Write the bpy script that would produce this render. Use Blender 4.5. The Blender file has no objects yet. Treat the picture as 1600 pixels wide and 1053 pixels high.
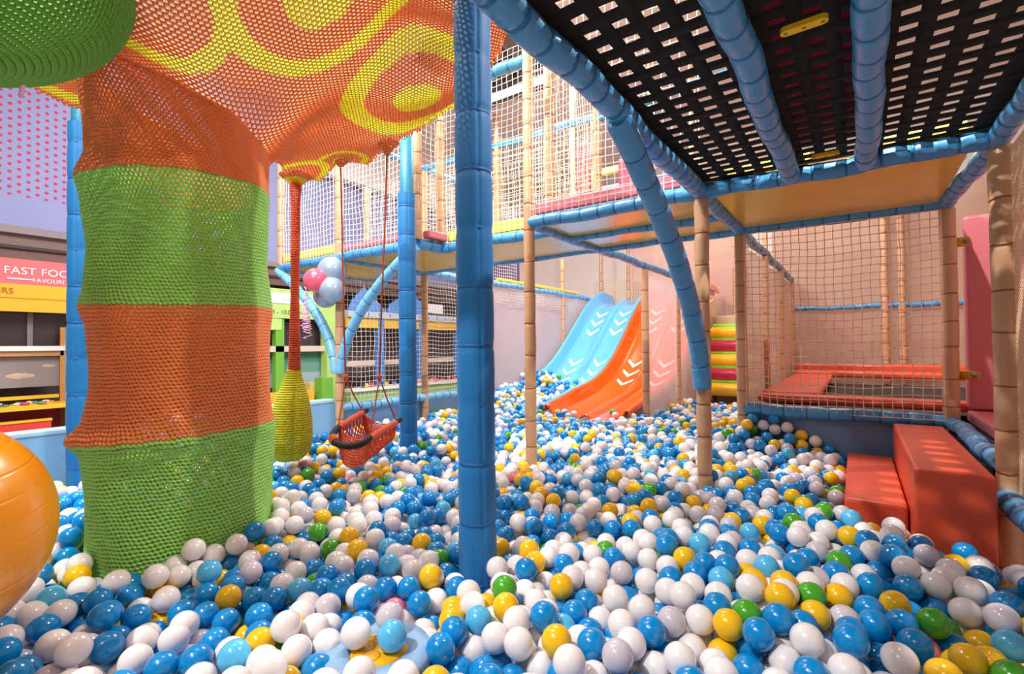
import bpy, math, random
import numpy as np
from mathutils import Matrix, Vector
random.seed(7); rng = np.random.default_rng(11)
scn = bpy.context.scene
COL = scn.collection

# ------------------------------------------------------------------ camera
F = 762.0; CZ = 1.3
_a, _b, _c = np.radians([35.2, 0.99, -0.516])
FW = np.array([-np.sin(_a)*np.cos(_b), np.cos(_a)*np.cos(_b), np.sin(_b)])
_r = np.array([np.cos(_a), np.sin(_a), 0]); _u = np.cross(_r, FW)
RT = _r*np.cos(_c) + _u*np.sin(_c); UP = -_r*np.sin(_c) + _u*np.cos(_c)
CAM = np.array([0, 0, CZ])
cam = bpy.data.cameras.new('camera'); camo = bpy.data.objects.new('camera', cam); COL.objects.link(camo)
cam.sensor_width = 36; cam.lens = F/1600*36; cam.clip_start = 0.05; cam.clip_end = 100
camo.matrix_world = Matrix(((RT[0], UP[0], -FW[0], 0), (RT[1], UP[1], -FW[1], 0), (RT[2], UP[2], -FW[2], CZ), (0, 0, 0, 1)))
scn.camera = camo

# ------------------------------------------------------------------ light
w = bpy.data.worlds.new('world'); scn.world = w; w.use_nodes = True
w.node_tree.nodes['Background'].inputs[0].default_value = (1.0, 0.94, 0.88, 1)
w.node_tree.nodes['Background'].inputs[1].default_value = 0.14
def area(name, loc, target, size, power, col=(1, .96, .92), spread=180):
    l = bpy.data.lights.new(name, 'AREA'); l.shape = 'DISK'; l.size = size; l.energy = power; l.color = col
    l.spread = math.radians(spread)
    o = bpy.data.objects.new(name, l); COL.objects.link(o); o.location = loc
    o.rotation_euler = (Vector(target)-Vector(loc)).to_track_quat('-Z', 'Y').to_euler(); return o
area('ceiling_light_entrance', (-3.0, 1.0, 4.4), (-3.0, 1.6, 0), 1.6, 130, (.97, .98, 1))
area('ceiling_light_middle', (-2.9, 4.4, 4.4), (-2.9, 4.4, 0), 1.6, 170, (.97, .98, 1))
area('ceiling_light_shops', (-5.2, 2.5, 4.4), (-6.5, 2.5, 1.2), 1.4, 28, (.97, .97, 1))
area('ceiling_light_back', (-0.6, 6.3, 4.4), (-0.6, 6.3, 0), 1.6, 75, (1, .90, .84))
area('ceiling_light_front', (-0.7, -1.6, 4.2), (-0.6, 1.4, 0.6), 1.2, 26, (1, .92, .84))
area('spotlight_front', (-1.75, -1.3, 4.3), (-1.5, 1.3, 0.6),   .07, 130, (1, .97, .92))
area('spotlight_track', (-2.2, 1.2, 4.35), (0.35, 2.5, 0.8), .07, 70, (1, .95, .88))
area('spotlight_over_deck', (.12, 1.85, 3.3), (.15, 2.6, 0.8), .035, 60, (1, .95, .88))
scn.view_settings.view_transform = 'Standard'; scn.view_settings.look = 'None'
scn.view_settings.exposure = 0.17; scn.view_settings.gamma = 1.0; scn.view_settings.use_curve_mapping = False
scn.cycles.max_bounces = 8; scn.cycles.transparent_max_bounces = 24
scn.cycles.sample_clamp_indirect = 6

# ------------------------------------------------------------------ pixel helpers (measuring only)
def ray(px, py): return FW + (px-800)/F*RT - (py-526.5)/F*UP
def on(ax, v, px, py):            # v for z is measured from the camera height
    R = ray(px, py); return CAM + R*(v/R[ax])
def at(px, py, d): return CAM + ray(px, py)*d
def toimg(P):
    X = np.asarray(P, float) - CAM; d = X@FW
    return 800+F*(X@RT)/d, 526.5-F*(X@UP)/d, d

# ------------------------------------------------------------------ materials
def lin(c):
    c = np.array(c, float)/255; return tuple(np.where(c <= .04045, c/12.92, ((c+.055)/1.055)**2.4)) + (1.0,)
MATS = {}
def mat(name, rgb, rough=.5, bump=None, bscale=60, bstr=.2, bdist=.004, coat=0, metal=0, alpha=1, trans=0, var=0, vscale=6, sss=0, stretch=(1, 1, 1), spec=.5, sheen=0):
    if name in MATS: return MATS[name]
    m = bpy.data.materials.new(name); m.use_nodes = True; nt = m.node_tree; p = nt.nodes['Principled BSDF']
    p.inputs['Base Color'].default_value = lin(rgb); p.inputs['Roughness'].default_value = rough
    p.inputs['Metallic'].default_value = metal; p.inputs['Coat Weight'].default_value = coat; p.inputs['Coat Roughness'].default_value = .12
    p.inputs['Specular IOR Level'].default_value = spec; p.inputs['Sheen Weight'].default_value = sheen
    tc = nt.nodes.new('ShaderNodeTexCoord'); mp = nt.nodes.new('ShaderNodeMapping'); nt.links.new(tc.outputs['Object'], mp.inputs[0]); mp.inputs['Scale'].default_value = stretch
    if var:
        n = nt.nodes.new('ShaderNodeTexNoise'); n.inputs['Scale'].default_value = vscale; n.inputs['Detail'].default_value = 4
        nt.links.new(mp.outputs[0], n.inputs['Vector'])
        h = nt.nodes.new('ShaderNodeHueSaturation'); h.inputs['Color'].default_value = lin(rgb)
        mr = nt.nodes.new('ShaderNodeMapRange'); mr.inputs[3].default_value = 1-var; mr.inputs[4].default_value = 1+var
        nt.links.new(n.outputs['Fac'], mr.inputs[0]); nt.links.new(mr.outputs[0], h.inputs['Value']); nt.links.new(h.outputs[0], p.inputs['Base Color'])
    if bump:
        if bump == 'noise':
            n = nt.nodes.new('ShaderNodeTexNoise'); n.inputs['Scale'].default_value = bscale; n.inputs['Detail'].default_value = 3; out = n.outputs['Fac']
        elif bump == 'wave':
            n = nt.nodes.new('ShaderNodeTexWave'); n.inputs['Scale'].default_value = bscale; n.inputs['Distortion'].default_value = 2; out = n.outputs['Fac']
        elif bump == 'voronoi':
            n = nt.nodes.new('ShaderNodeTexVoronoi'); n.inputs['Scale'].default_value = bscale; out = n.outputs['Distance']
        nt.links.new(mp.outputs[0], n.inputs['Vector'])
        b = nt.nodes.new('ShaderNodeBump'); b.inputs['Strength'].default_value = bstr; b.inputs['Distance'].default_value = bdist
        nt.links.new(out, b.inputs['Height']); nt.links.new(b.outputs[0], p.inputs['Normal'])
    if sss:
        p.inputs['Subsurface Weight'].default_value = sss; p.inputs['Subsurface Scale'].default_value = .02
    if alpha < 1: p.inputs['Alpha'].default_value = alpha
    MATS[name] = m; return m

def sheet_mat(name, rgb, opac, trl=.5, weave=900):
    m = bpy.data.materials.new(name); m.use_nodes = True; nt = m.node_tree; nt.nodes.remove(nt.nodes['Principled BSDF'])
    d = nt.nodes.new('ShaderNodeBsdfDiffuse'); t = nt.nodes.new('ShaderNodeBsdfTranslucent'); a = nt.nodes.new('ShaderNodeBsdfTransparent')
    d.inputs[0].default_value = lin(rgb); t.inputs[0].default_value = lin(rgb)
    x = nt.nodes.new('ShaderNodeMixShader'); y = nt.nodes.new('ShaderNodeMixShader'); x.inputs[0].default_value = trl
    nt.links.new(d.outputs[0], x.inputs[1]); nt.links.new(t.outputs[0], x.inputs[2])
    tc = nt.nodes.new('ShaderNodeTexCoord'); n = nt.nodes.new('ShaderNodeTexNoise'); n.inputs['Scale'].default_value = 1.6
    nt.links.new(tc.outputs['Object'], n.inputs['Vector'])
    mr = nt.nodes.new('ShaderNodeMapRange'); mr.inputs[1].default_value = .3; mr.inputs[2].default_value = .7
    mr.inputs[3].default_value = opac-.06; mr.inputs[4].default_value = min(1, opac+.06)
    nt.links.new(n.outputs['Fac'], mr.inputs[0]); nt.links.new(mr.outputs[0], y.inputs[0])
    nt.links.new(a.outputs[0], y.inputs[1]); nt.links.new(x.outputs[0], y.inputs[2])
    nt.links.new(y.outputs[0], nt.nodes['Material Output'].inputs[0]); return m

VBLUE = mat('blue_vinyl', (72, 152, 208), .36, 'noise', 22, .6, .012, coat=.2)
VBLUE_LIT = mat('lit_blue_vinyl', (120, 190, 236), .36, 'noise', 26, .3, .006, coat=.2)  # same blue vinyl, colour lightened for rails and braces in bright light
TIE = mat('blue_strap', (26, 110, 168), .45)
TIETAN = mat('brown_strap', (158, 98, 66), .5)
VTAN = mat('tan_vinyl', (204, 160, 122), .36, 'noise', 30, .4, .006, coat=.25, var=.06, vscale=8)
DEEP = mat('deep_blue_cloth', (0, 112, 180), .6, 'noise', 620, .25, .001, var=.16, vscale=160, sheen=.1, stretch=(1, 1, .05))
DEEPTIE = mat('deep_blue_tie', (10, 92, 160), .6)
NETM = mat('white_net_cord', (240, 230, 220), .7)
NETT = mat('cream_net_cord', (222, 196, 160), .75)
YVIN = mat('yellow_vinyl', (222, 186, 60), .22, 'noise', 5, .25, .02, coat=.3)
YSTRIP = mat('yellow_padding', (246, 214, 96), .4)
PINK = mat('pink_padding', (210, 118, 132), .38, 'noise', 7, .25, .01, coat=.15)
CRIM = mat('crimson_padding', (176, 24, 62), .35)
ORVIN = mat('orange_vinyl', (226, 86, 52), .42, 'noise', 18, .3, .006, coat=.1, var=.06)
BLACKW = mat('black_webbing', (17, 15, 15), .9, 'noise', 180, .4, .002)
BLKFOAM = mat('black_foam', (26, 26, 28), .7)
WALLB = mat('pit_wall_blue', (128, 182, 224), .4, 'noise', 14, .15, .004)
WALLB2 = mat('pit_wall_top', (170, 212, 240), .4)
GREYB = mat('grey_blue_board', (104, 140, 180), .45)

# ------------------------------------------------------------------ mesh collection
class MB:
    def __init__(s): s.V = []; s.Fs = []; s.n = 0
    def add(s, V, Fa, mi=0):
        V = np.asarray(V, float).reshape(-1, 3)
        if len(Fa) == 0: return s
        if isinstance(Fa, np.ndarray): s.Fs.append((Fa+s.n, np.broadcast_to(np.asarray(mi), (len(Fa),))))
        else:
            g = {}
            for f in Fa: g.setdefault(len(f), []).append(f)
            for k in g: s.Fs.append((np.array(g[k])+s.n, np.full(len(g[k]), mi)))
        s.V.append(V); s.n += len(V); return s
    def box(s, lo, hi, mi=0):
        x0, y0, z0 = lo; x1, y1, z1 = hi
        V = [(x0, y0, z0), (x1, y0, z0), (x1, y1, z0), (x0, y1, z0), (x0, y0, z1), (x1, y0, z1), (x1, y1, z1), (x0, y1, z1)]
        return s.add(V, [(3, 2, 1, 0), (4, 5, 6, 7), (0, 1, 5, 4), (1, 2, 6, 5), (2, 3, 7, 6), (3, 0, 4, 7)], mi)
    def grid(s, P, mi=0, wrap=False, flip=False):
        n, m, _ = P.shape; i, j = np.meshgrid(np.arange(n-1), np.arange(m if wrap else m-1), indexing='ij'); j2 = (j+1) % m
        q = np.stack([i*m+j, (i+1)*m+j, (i+1)*m+j2, i*m+j2], -1).reshape(-1, 4)
        if flip: q = q[:, ::-1]
        return s.add(P.reshape(-1, 3), q, mi)
    def tubes(s, P, r, sides=6, ref=None, mi=0, keep=None, cap=False):
        P = np.asarray(P, float)
        if P.ndim == 2: P = P[None]
        K, N, _ = P.shape; T = np.gradient(P, axis=1); T /= np.linalg.norm(T, axis=2, keepdims=True)+1e-12
        if ref is None:
            ref = np.array([0, 0, 1.]) if abs(T[0, :, 2]).mean() < .8 else np.array([1., 0, 0])
        U = np.cross(T, np.broadcast_to(ref, T.shape)); U /= np.linalg.norm(U, axis=2, keepdims=True)+1e-12
        W = np.cross(U, T)
        r = np.broadcast_to(np.asarray(r, float), (K, N)); a = np.arange(sides)*2*np.pi/sides
        V = P[:, :, None] + r[:, :, None, None]*(np.cos(a)[:, None]*U[:, :, None] + np.sin(a)[:, None]*W[:, :, None])
        k, i, j = np.meshgrid(np.arange(K), np.arange(N-1), np.arange(sides), indexing='ij'); j2 = (j+1) % sides
        base = (k*N+i)*sides
        q = np.stack([base+j, base+j2, base+sides+j2, base+sides+j], -1)
        mi_ = np.broadcast_to(np.asarray(mi), (K, N-1))[:, :, None]*np.ones(sides, int) if np.ndim(mi) else np.full(q.shape[:3], mi)
        if keep is not None: q = q[keep]; mi_ = mi_[keep]
        s.add(V, q.reshape(-1, 4), mi_.reshape(-1))
        if cap:
            for kk in range(K):
                s.add(V[kk, 0], [tuple(range(sides))[::-1]], int(np.ravel(mi)[0])); s.add(V[kk, -1], [tuple(range(sides))], int(np.ravel(mi)[0]))
        return s
    def sphere(s, c, r, nu=16, nv=10, mi=0, sc=(1, 1, 1), pole=None):
        th = np.linspace(0, np.pi, nv+1); ph = np.arange(nu)*2*np.pi/nu
        P = np.stack([np.sin(th)[:, None]*np.cos(ph), np.sin(th)[:, None]*np.sin(ph), np.cos(th)[:, None]*np.ones(nu)], -1)*np.array(sc)*r
        return s.grid(P+np.array(c), mi, wrap=True)
    def lathe(s, prof, c, n=24, mi=0, mod=None):
        ph = np.arange(n)*2*np.pi/n; pr = np.array(prof, float)
        R = pr[:, 1][:, None]*np.ones(n)
        P = np.stack([c[0]+R*np.cos(ph), c[1]+R*np.sin(ph), (c[2]+pr[:, 0])[:, None]*np.ones(n)], -1)
        return s.grid(P, mi, wrap=True, flip=True)
    def build(s, name, mats, parent=None, smooth=True, base=None, bevel=0, solid=0, **tags):
        V = np.concatenate(s.V); lo, hi = V.min(0), V.max(0)
        if parent is not None: L = np.array(PARLOC[parent])
        else: L = np.array([(lo[0]+hi[0])/2, (lo[1]+hi[1])/2, lo[2]]) if base is None else np.array(base)
        V = V-L
        loops = np.concatenate([f.reshape(-1) for f, _ in s.Fs]); cnt = np.concatenate([np.full(len(f), f.shape[1]) for f, _ in s.Fs])
        mi = np.concatenate([m for _, m in s.Fs]); st = np.concatenate([[0], np.cumsum(cnt)[:-1]])
        me = bpy.data.meshes.new(name); me.vertices.add(len(V)); me.vertices.foreach_set('co', V.astype(np.float32).ravel())
        me.loops.add(len(loops)); me.loops.foreach_set('vertex_index', loops.astype(np.int32))
        me.polygons.add(len(cnt)); me.polygons.foreach_set('loop_start', st.astype(np.int32))
        me.polygons.foreach_set('material_index', mi.astype(np.int32))
        me.polygons.foreach_set('use_smooth', np.full(len(cnt), smooth))
        me.update(calc_edges=True)
        for m in (mats if isinstance(mats, (list, tuple)) else [mats]): me.materials.append(m)
        o = bpy.data.objects.new(name, me); COL.objects.link(o)
        if parent is not None:
            o.parent = PARENTS[parent]; PARLOC[o.name] = L; PARENTS[o.name] = o
        else: o.location = L; PARLOC[o.name] = L; PARENTS[o.name] = o
        if bevel:
            b = o.modifiers.new('bevel', 'BEVEL'); b.width = bevel; b.segments = 3; b.limit_method = 'ANGLE'
            b.harden_normals = False
        if solid:
            b = o.modifiers.new('thickness', 'SOLIDIFY'); b.thickness = solid; b.offset = 0
        for k, v in tags.items(): o['category' if k == 'cat' else k] = v
        return o
PARLOC = {}; PARENTS = {}
def thing(name, label, cat, loc, group=None):
    o = bpy.data.objects.new(name, None); COL.objects.link(o); o.location = loc; o.empty_display_size = .1
    o['label'] = label; o['category'] = cat
    if group: o['group'] = group
    PARLOC[o.name] = np.array(loc, float); PARENTS[o.name] = o; return o.name
def S(o): o['kind'] = 'structure'; return o

def resample(P, step):
    P = np.asarray(P, float); d = np.concatenate([[0], np.cumsum(np.linalg.norm(np.diff(P, axis=0), axis=1))])
    n = max(2, int(round(d[-1]/step))+1); t = np.linspace(0, d[-1], n)
    return np.stack([np.interp(t, d, P[:, k]) for k in range(3)], -1), t

# ------------------------------------------------------------------ foam tubes
def foam(name, P, r, m, tie, label, cat, seg=.13, group=None, puff=.05, wob=.004, sides=20, tiew=.006, tier=.93, puck=.03):
    Q, t = resample(P, .012); L = t[-1]
    cuts = [0]; 
    while cuts[-1] < L-seg*.5: cuts.append(cuts[-1]+seg*random.uniform(.85, 1.15))
    cuts = np.array(cuts)*L/cuts[-1]
    lo = (Q[0] if Q[0][2] <= Q[-1][2] else Q[-1]).copy()
    nm = thing(name, label, cat, lo, group)
    rr = np.full(len(t), r)
    for a, b in zip(cuts[:-1], cuts[1:]):
        k = (t >= a) & (t <= b); u = (t[k]-a)/(b-a)
        rr[k] = r*(1+puff*(np.clip(4*u*(1-u), 0, 1)**.35)-puff) * (1+random.uniform(-.015, .015))
        d = np.minimum(t[k]-a, b-t[k]); rr[k] *= 1-.10*np.exp(-(d/.008)**2)
    off = np.zeros_like(Q)
    for ax in range(3):
        off[:, ax] = wob*np.sin(t*random.uniform(4, 9)+random.uniform(0, 6)) + wob*.5*np.sin(t*random.uniform(16, 26)+random.uniform(0, 6))
    env = np.clip(np.minimum(t, L-t)/.1, 0, 1)[:, None]
    Q = Q+off*env
    T = np.gradient(Q, axis=0); T /= np.linalg.norm(T, axis=1, keepdims=True)
    ref = np.array([0, 0, 1.]) if abs(T[:, 2]).mean() < .8 else np.array([1., 0, 0]); U = np.cross(T, ref); U /= np.linalg.norm(U, axis=1, keepdims=True); W = np.cross(U, T)
    ns = 28; a = np.arange(ns)*2*np.pi/ns; dn = np.min(np.abs(t[:, None]-cuts[None]), axis=1); sid = np.searchsorted(cuts, t)
    pa, pb = np.random.default_rng(len(t)).uniform(0, 6.28, (2, len(cuts)+2))
    wr_ = 1+puck*np.exp(-(dn/.028)**2)[:, None]*(np.sin(7*a+pa[sid][:, None])+.7*np.sin(11*a+pb[sid][:, None]))*(1-np.exp(-(dn/.006)**2))[:, None]
    seam_ = 1-.03*np.exp(-(np.angle(np.exp(1j*(a-2.2)))/.09)**2)
    PP = Q[:, None]+(rr[:, None]*wr_*seam_)[..., None]*(np.cos(a)[None, :, None]*U[:, None]+np.sin(a)[None, :, None]*W[:, None])
    mb = MB(); mb.grid(PP, 0, wrap=True, flip=True); mb.add(PP[0], [tuple(range(ns))]); mb.add(PP[-1], [tuple(range(ns))[::-1]]); mb.build('foam_padding', m, nm)
    for c in cuts[1:-1]:
        i = int(np.argmin(abs(t-c))); a = np.linspace(0, 2*np.pi, 13)
        # a narrow strap ring lying in the groove, slightly tilted
        tt = T[i]; ref = np.array([0, 0, 1.]) if abs(tt[2]) < .8 else np.array([1., 0, 0])
        U = np.cross(tt, ref); U /= np.linalg.norm(U); W = np.cross(U, tt)
        pr = [(-tiew, .90*r), (-tiew*.7, r*tier+.0015), (tiew*.7, r*tier+.0015), (tiew, .90*r)]
        a = np.arange(sides)*2*np.pi/sides; tilt = random.uniform(-.006, .006)
        R = np.array([[Q[i]+tt*(h+tilt*np.cos(x))+rad*(np.cos(x)*U+np.sin(x)*W) for x in a] for h, rad in pr])
        mb = MB(); mb.grid(R, 0, wrap=True); mb.build('strap', tie, nm)
    return nm

zb = CZ+.735; xa, xb, xc, xd, xe, xf = .405, -.604, -1.60, -2.555, -3.468, -4.35
ya, ym, yb, yi, y4, y5, y7 = 2.458, 2.962, 3.427, 2.70, 4.42, 5.42, 6.9
RB = .037; RP = .034
def V3(*a): return np.array(a, float)
def post(x, y, z0, z1, label, r=RP, lean=.012, group='tan foam padded posts of the play frame'):
    foam('foam_padded_post', [V3(x+lean*.2*(z0-CZ)*.3, y, z0), V3(x, y, z1)], r, VTAN, TIETAN, label, 'post', seg=.17, group=group, puff=.06, wob=.0015, tiew=.004)
def beam(p, q, label, r=RB, m=VBLUE, seg=.115, wob=.004, sides=20, tiew=.006, puck=.03):
    foam('foam_padded_rail', [V3(*p), V3(*q)], r, m, TIE, label, 'padded rail', seg=seg, group='blue foam padded rails of the play frame', wob=wob, sides=sides, tiew=tiew, puck=puck)

post(xb, ya, .35, zb-.03, 'tan padded post beside the foot of the large curved blue brace')
post(xb, yb, .35, zb-.03, 'tan padded post at the left edge of the trampoline net')
post(xa+.035, ya, .35, zb-.03, 'tan padded post nearest the camera, by the orange steps and fine net', r=.036)
post(xa, yb, .35, zb-.03, 'tan padded post at the right edge of the trampoline net', r=.036)
post(xc, ya, .35, 2.2+.9, 'tall slim tan post just right of the deep blue centre post')
post(xc, y4, .35, zb-.04, 'tan padded post in front of the orange slide')
post(xc, y5, .35, zb-.04, 'tan padded post behind the pink mesh, right of the orange slide')
post(xc, yi, zb+.03, zb+1.3, 'upper tan post second from the deep blue centre post')
post(xc, yb, zb+.03, zb+1.25, 'upper tan post above the pink strip, beside the bright lamp')
post(xd, ya, zb+.03, zb+.8, 'upper tan post touching the thin deep blue post')
post(xd, yi, zb+.03, zb+1.3, 'upper tan post between the two deep blue posts')
post(xd, yb, zb+.03, zb+1.1, 'upper tan post directly right of the deep blue centre post')
post(xe, ya, .35, zb+1.0, 'tan post beside the balloons where two blue braces meet')
post(xe, yb, .35, zb+1.0, 'tan post inside the left net wall right of the thin deep blue post')
post(xf, ya, zb+.03, zb+1.0, 'upper tan post at the far left corner of the netted deck')
post(xf, yb, zb+.03, zb+1.0, 'upper tan post seen through the left deck net')
post(xe, y4, zb-.9, zb+.9, 'tan post behind the deep blue centre post in the left net wall')
post(xe, 6.2, .6, zb+.5, 'pale tan post behind the mesh left of the blue slide')

beam((xb, .2, zb), (xb, ya, zb), 'large blue padded rail running overhead along the left of the black webbing', r=.039, tiew=.009, puck=.055, seg=.10)
beam((xb, ya, zb), (xb, yb, zb), 'short blue rail between the two posts left of the trampoline')
beam((xb, yb, zb), (xb, 6.5, zb), 'dull blue rail sloping away behind the trampoline net', r=.033)
beam((xb, ya, zb), (xa+.03, ya, zb), 'blue rail at the far end of the black webbing deck', wob=.006, puck=.06)
beam((xb, yb, zb), (xa, yb, zb), 'blue rail along the top of the trampoline net')
beam((xa+.03, .5, zb), (xa+.03, ya, zb), 'blue rail overhead at the top right corner, right of the webbing')
beam((xa+.03, ya, zb), (xa, yb, zb), 'blue rail at right joining two tan posts under the yellow panel')
xB = on(2, .735, 1229, 256)[0]; xC = on(2, .735, 1353, 235)[0]
beam((xB, .2, zb-.01), (xB, ya-.03, zb-.01), 'overhead blue rail between the left and the middle black webbing')
beam((xC, .2, zb-.01), (xC, ya-.03, zb-.01), 'overhead blue rail between the middle and the right black webbing')
beam((xc, ya, zb), (xb, ya, zb), 'blue rail under the pink strip, right of the slim tan post')
beam((xc, ym, zb), (xb, ym, zb), 'blue rail between the two yellow deck panels in the centre', r=.034)
beam((xc, yb, zb), (xb, yb, zb), 'blue rail behind both yellow deck panels in the centre', r=.034)
beam((xc, ya, zb), (xc, yb, zb), 'blue rail at the left end of the centre yellow panels', r=.034)
beam((xc, yb, zb), (xc, 6.9, zb), 'grey blue rail running back above the slides', r=.034)
beam((xd, yi, zb), (xc, yi, zb), 'blue rail behind the deep blue centre post under a yellow strip')
beam((xd, ya, zb), (xd, yi, zb), 'short blue rail right of the thin deep blue post', r=.04)
beam((xe, yb, zb), (xc, yb, zb), 'lower blue rail under the curved yellow panel behind the centre post', r=.034)
beam((xe, ya, zb), (xd, ya, zb), 'blue rail under the left deck between balloons and thin blue post')
beam((xf, ya, zb), (xe, ya, zb), 'blue rail at the left deck corner under the yellow strip')
beam((xf, ya, zb), (xf, yb, zb), 'blue rail going back from the left deck corner', r=.034)
beam((xf, yb, zb), (xe, yb, zb), 'far blue rail seen beneath the left deck', r=.034)
beam((xe, ya, zb), (xe, yb, zb), 'blue rail beneath the left deck behind the silver balloons', r=.034)
beam((xe, yb, zb), (xe, y7+.15, zb), 'brightly lit blue rail above the white mesh left of the slides', r=.036, m=VBLUE_LIT)
beam((xd, ya, zb+1.0), (xc, ya, zb+1.0), 'highest blue rail left of the large overhead rail')
beam((xe, yb, zb+1.02), (xc, yb, zb+1.02), 'high blue lattice rail behind the upper nets', r=.03)
beam((xe, ya, zb+1.02), (xe, y4, zb+1.02), 'high blue rail sloping away behind the orange canopy tip', r=.03)
beam((xc, yb, zb+1.0), (xb, yb, zb+1.05), 'high blue rail beside the bright lamp', r=.03)
beam((xb, yb, CZ-.415), (xa+.03, yb, CZ-.425), 'blue rail along the bottom of the trampoline net', r=.038)
beam((xa+.02, ya, CZ-.44), (xa, yb, CZ-.425), 'blue rail between the orange steps and the pink seat pad', r=.036)
beam((xa+.03, .9, CZ-.555), (xa+.03, ya, CZ-.565), 'blue rail at the lower right edge in front of the fine net', r=.04)
beam((xe, ya, CZ-.5), (xe, yb, CZ-.5), 'brightly lit blue rail on the pit wall behind the crochet swing', r=.034, m=VBLUE_LIT)
beam((xe, yb, CZ-.5), (xe, y4+.1, CZ-.5), 'brightly lit blue rail on the pit wall left of the deep blue centre post', r=.034, m=VBLUE_LIT)
beam((xb, 6.5, CZ+.39), (1.6, 6.5, CZ+.385), 'thin dark blue rail on the wall behind the trampoline', r=.026)

def bez(p, n=30):
    t = np.linspace(0, 1, n)[:, None]; p = [np.array(q, float) for q in p]
    return (1-t)**3*p[0]+3*(1-t)**2*t*p[1]+3*(1-t)*t*t*p[2]+t**3*p[3]
def brace(dx, dy, x, y, r, label, m=VBLUE):
    P = bez([(x+dx, y+dy, zb-.02), (x+dx*.42, y+dy*.42, zb-.30), (x+dx*.05, y+dy*.05, zb-.62), (x+dx*.02, y+dy*.02, zb-.95)])
    foam('curved_foam_brace', P, r, m, TIE, label, 'padded brace', seg=.145, group='curved blue corner braces', puff=.02, wob=.001, tiew=.004)
brace(0, -1.0, xb, ya-.01, .042, 'large curved blue brace from overhead rail down to tan post')
brace(-.9, 0, xe-.02, ya-.01, .040, 'curved blue brace left of the balloon post', VBLUE_LIT)
brace(.9, 0, xe+.02, ya-.02, .040, 'curved blue brace behind the swing ropes, right of the balloon post', VBLUE_LIT)

# deep blue wrapped posts
def deep(x, y, z0, z1, r, label, seg=.19, top=None):
    P = [V3(x+.006, y, z0), V3(x-.006, y, z1)]
    Q, t = resample(P, .015); L = t[-1]
    nm = thing('cloth_wrapped_post', label, 'post', (x, y, z0), 'deep blue cloth wrapped posts')
    rr = np.full(len(t), r); u = (t % seg)/seg
    rr = r*(.93+.07*np.clip(4*u*(1-u), 0, 1)**.35)
    rr *= 1-.06*np.exp(-((np.minimum(u, 1-u)*seg)/.007)**2)
    mb = MB(); K, N = 1, len(Q); a = np.arange(72)*2*np.pi/72
    sa = (-.6)                                    # sewn seam facing the room
    crease = 1-.06*np.exp(-((np.angle(np.exp(1j*(a-sa))))/.07)**2)
    R = np.stack([Q[:, 0][:, None]+rr[:, None]*np.cos(a)*crease, Q[:, 1][:, None]+rr[:, None]*np.sin(a)*crease, Q[:, 2][:, None]+0*a], -1)
    mb.grid(R, 0, wrap=True, flip=True); mb.build('cloth_cover', DEEP, nm)
    for c in np.arange(seg, L, seg):
        i = int(np.argmin(abs(t-c))); rs = [(-.006, r*.90), (-.004, r*.945), (.004, r*.945), (.006, r*.90)]
        mb = MB(); mb.lathe([(h, q) for h, q in rs], (Q[i][0], Q[i][1], c+z0), 30); mb.build('strap', DEEPTIE, nm)
    if top:
        mb = MB(); mb.lathe([(0, r*.78), (top-z1, r*.74), (top-z1+.01, .01)], (x, y, z1-.01), 24)
        mb.build('bare_pole', mat('teal_sleeve', (34, 122, 160), .5, 'noise', 60, .4, .004, var=.2, vscale=30), nm)
deep(-1.026, 1.243, .35, 3.1, .062, 'thick deep blue cloth-wrapped post in the centre foreground')
deep(-2.49, 2.30, .35, CZ+1.04, .060, 'thinner deep blue post behind the swing with teal upper sleeve', top=CZ+1.44)
pz = on(0, -3.36, 124, 722)
deep(pz[0], pz[1], .3, CZ+1.2, .056, 'deep blue post at left behind the crocheted trunk', top=CZ+1.7)

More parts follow.
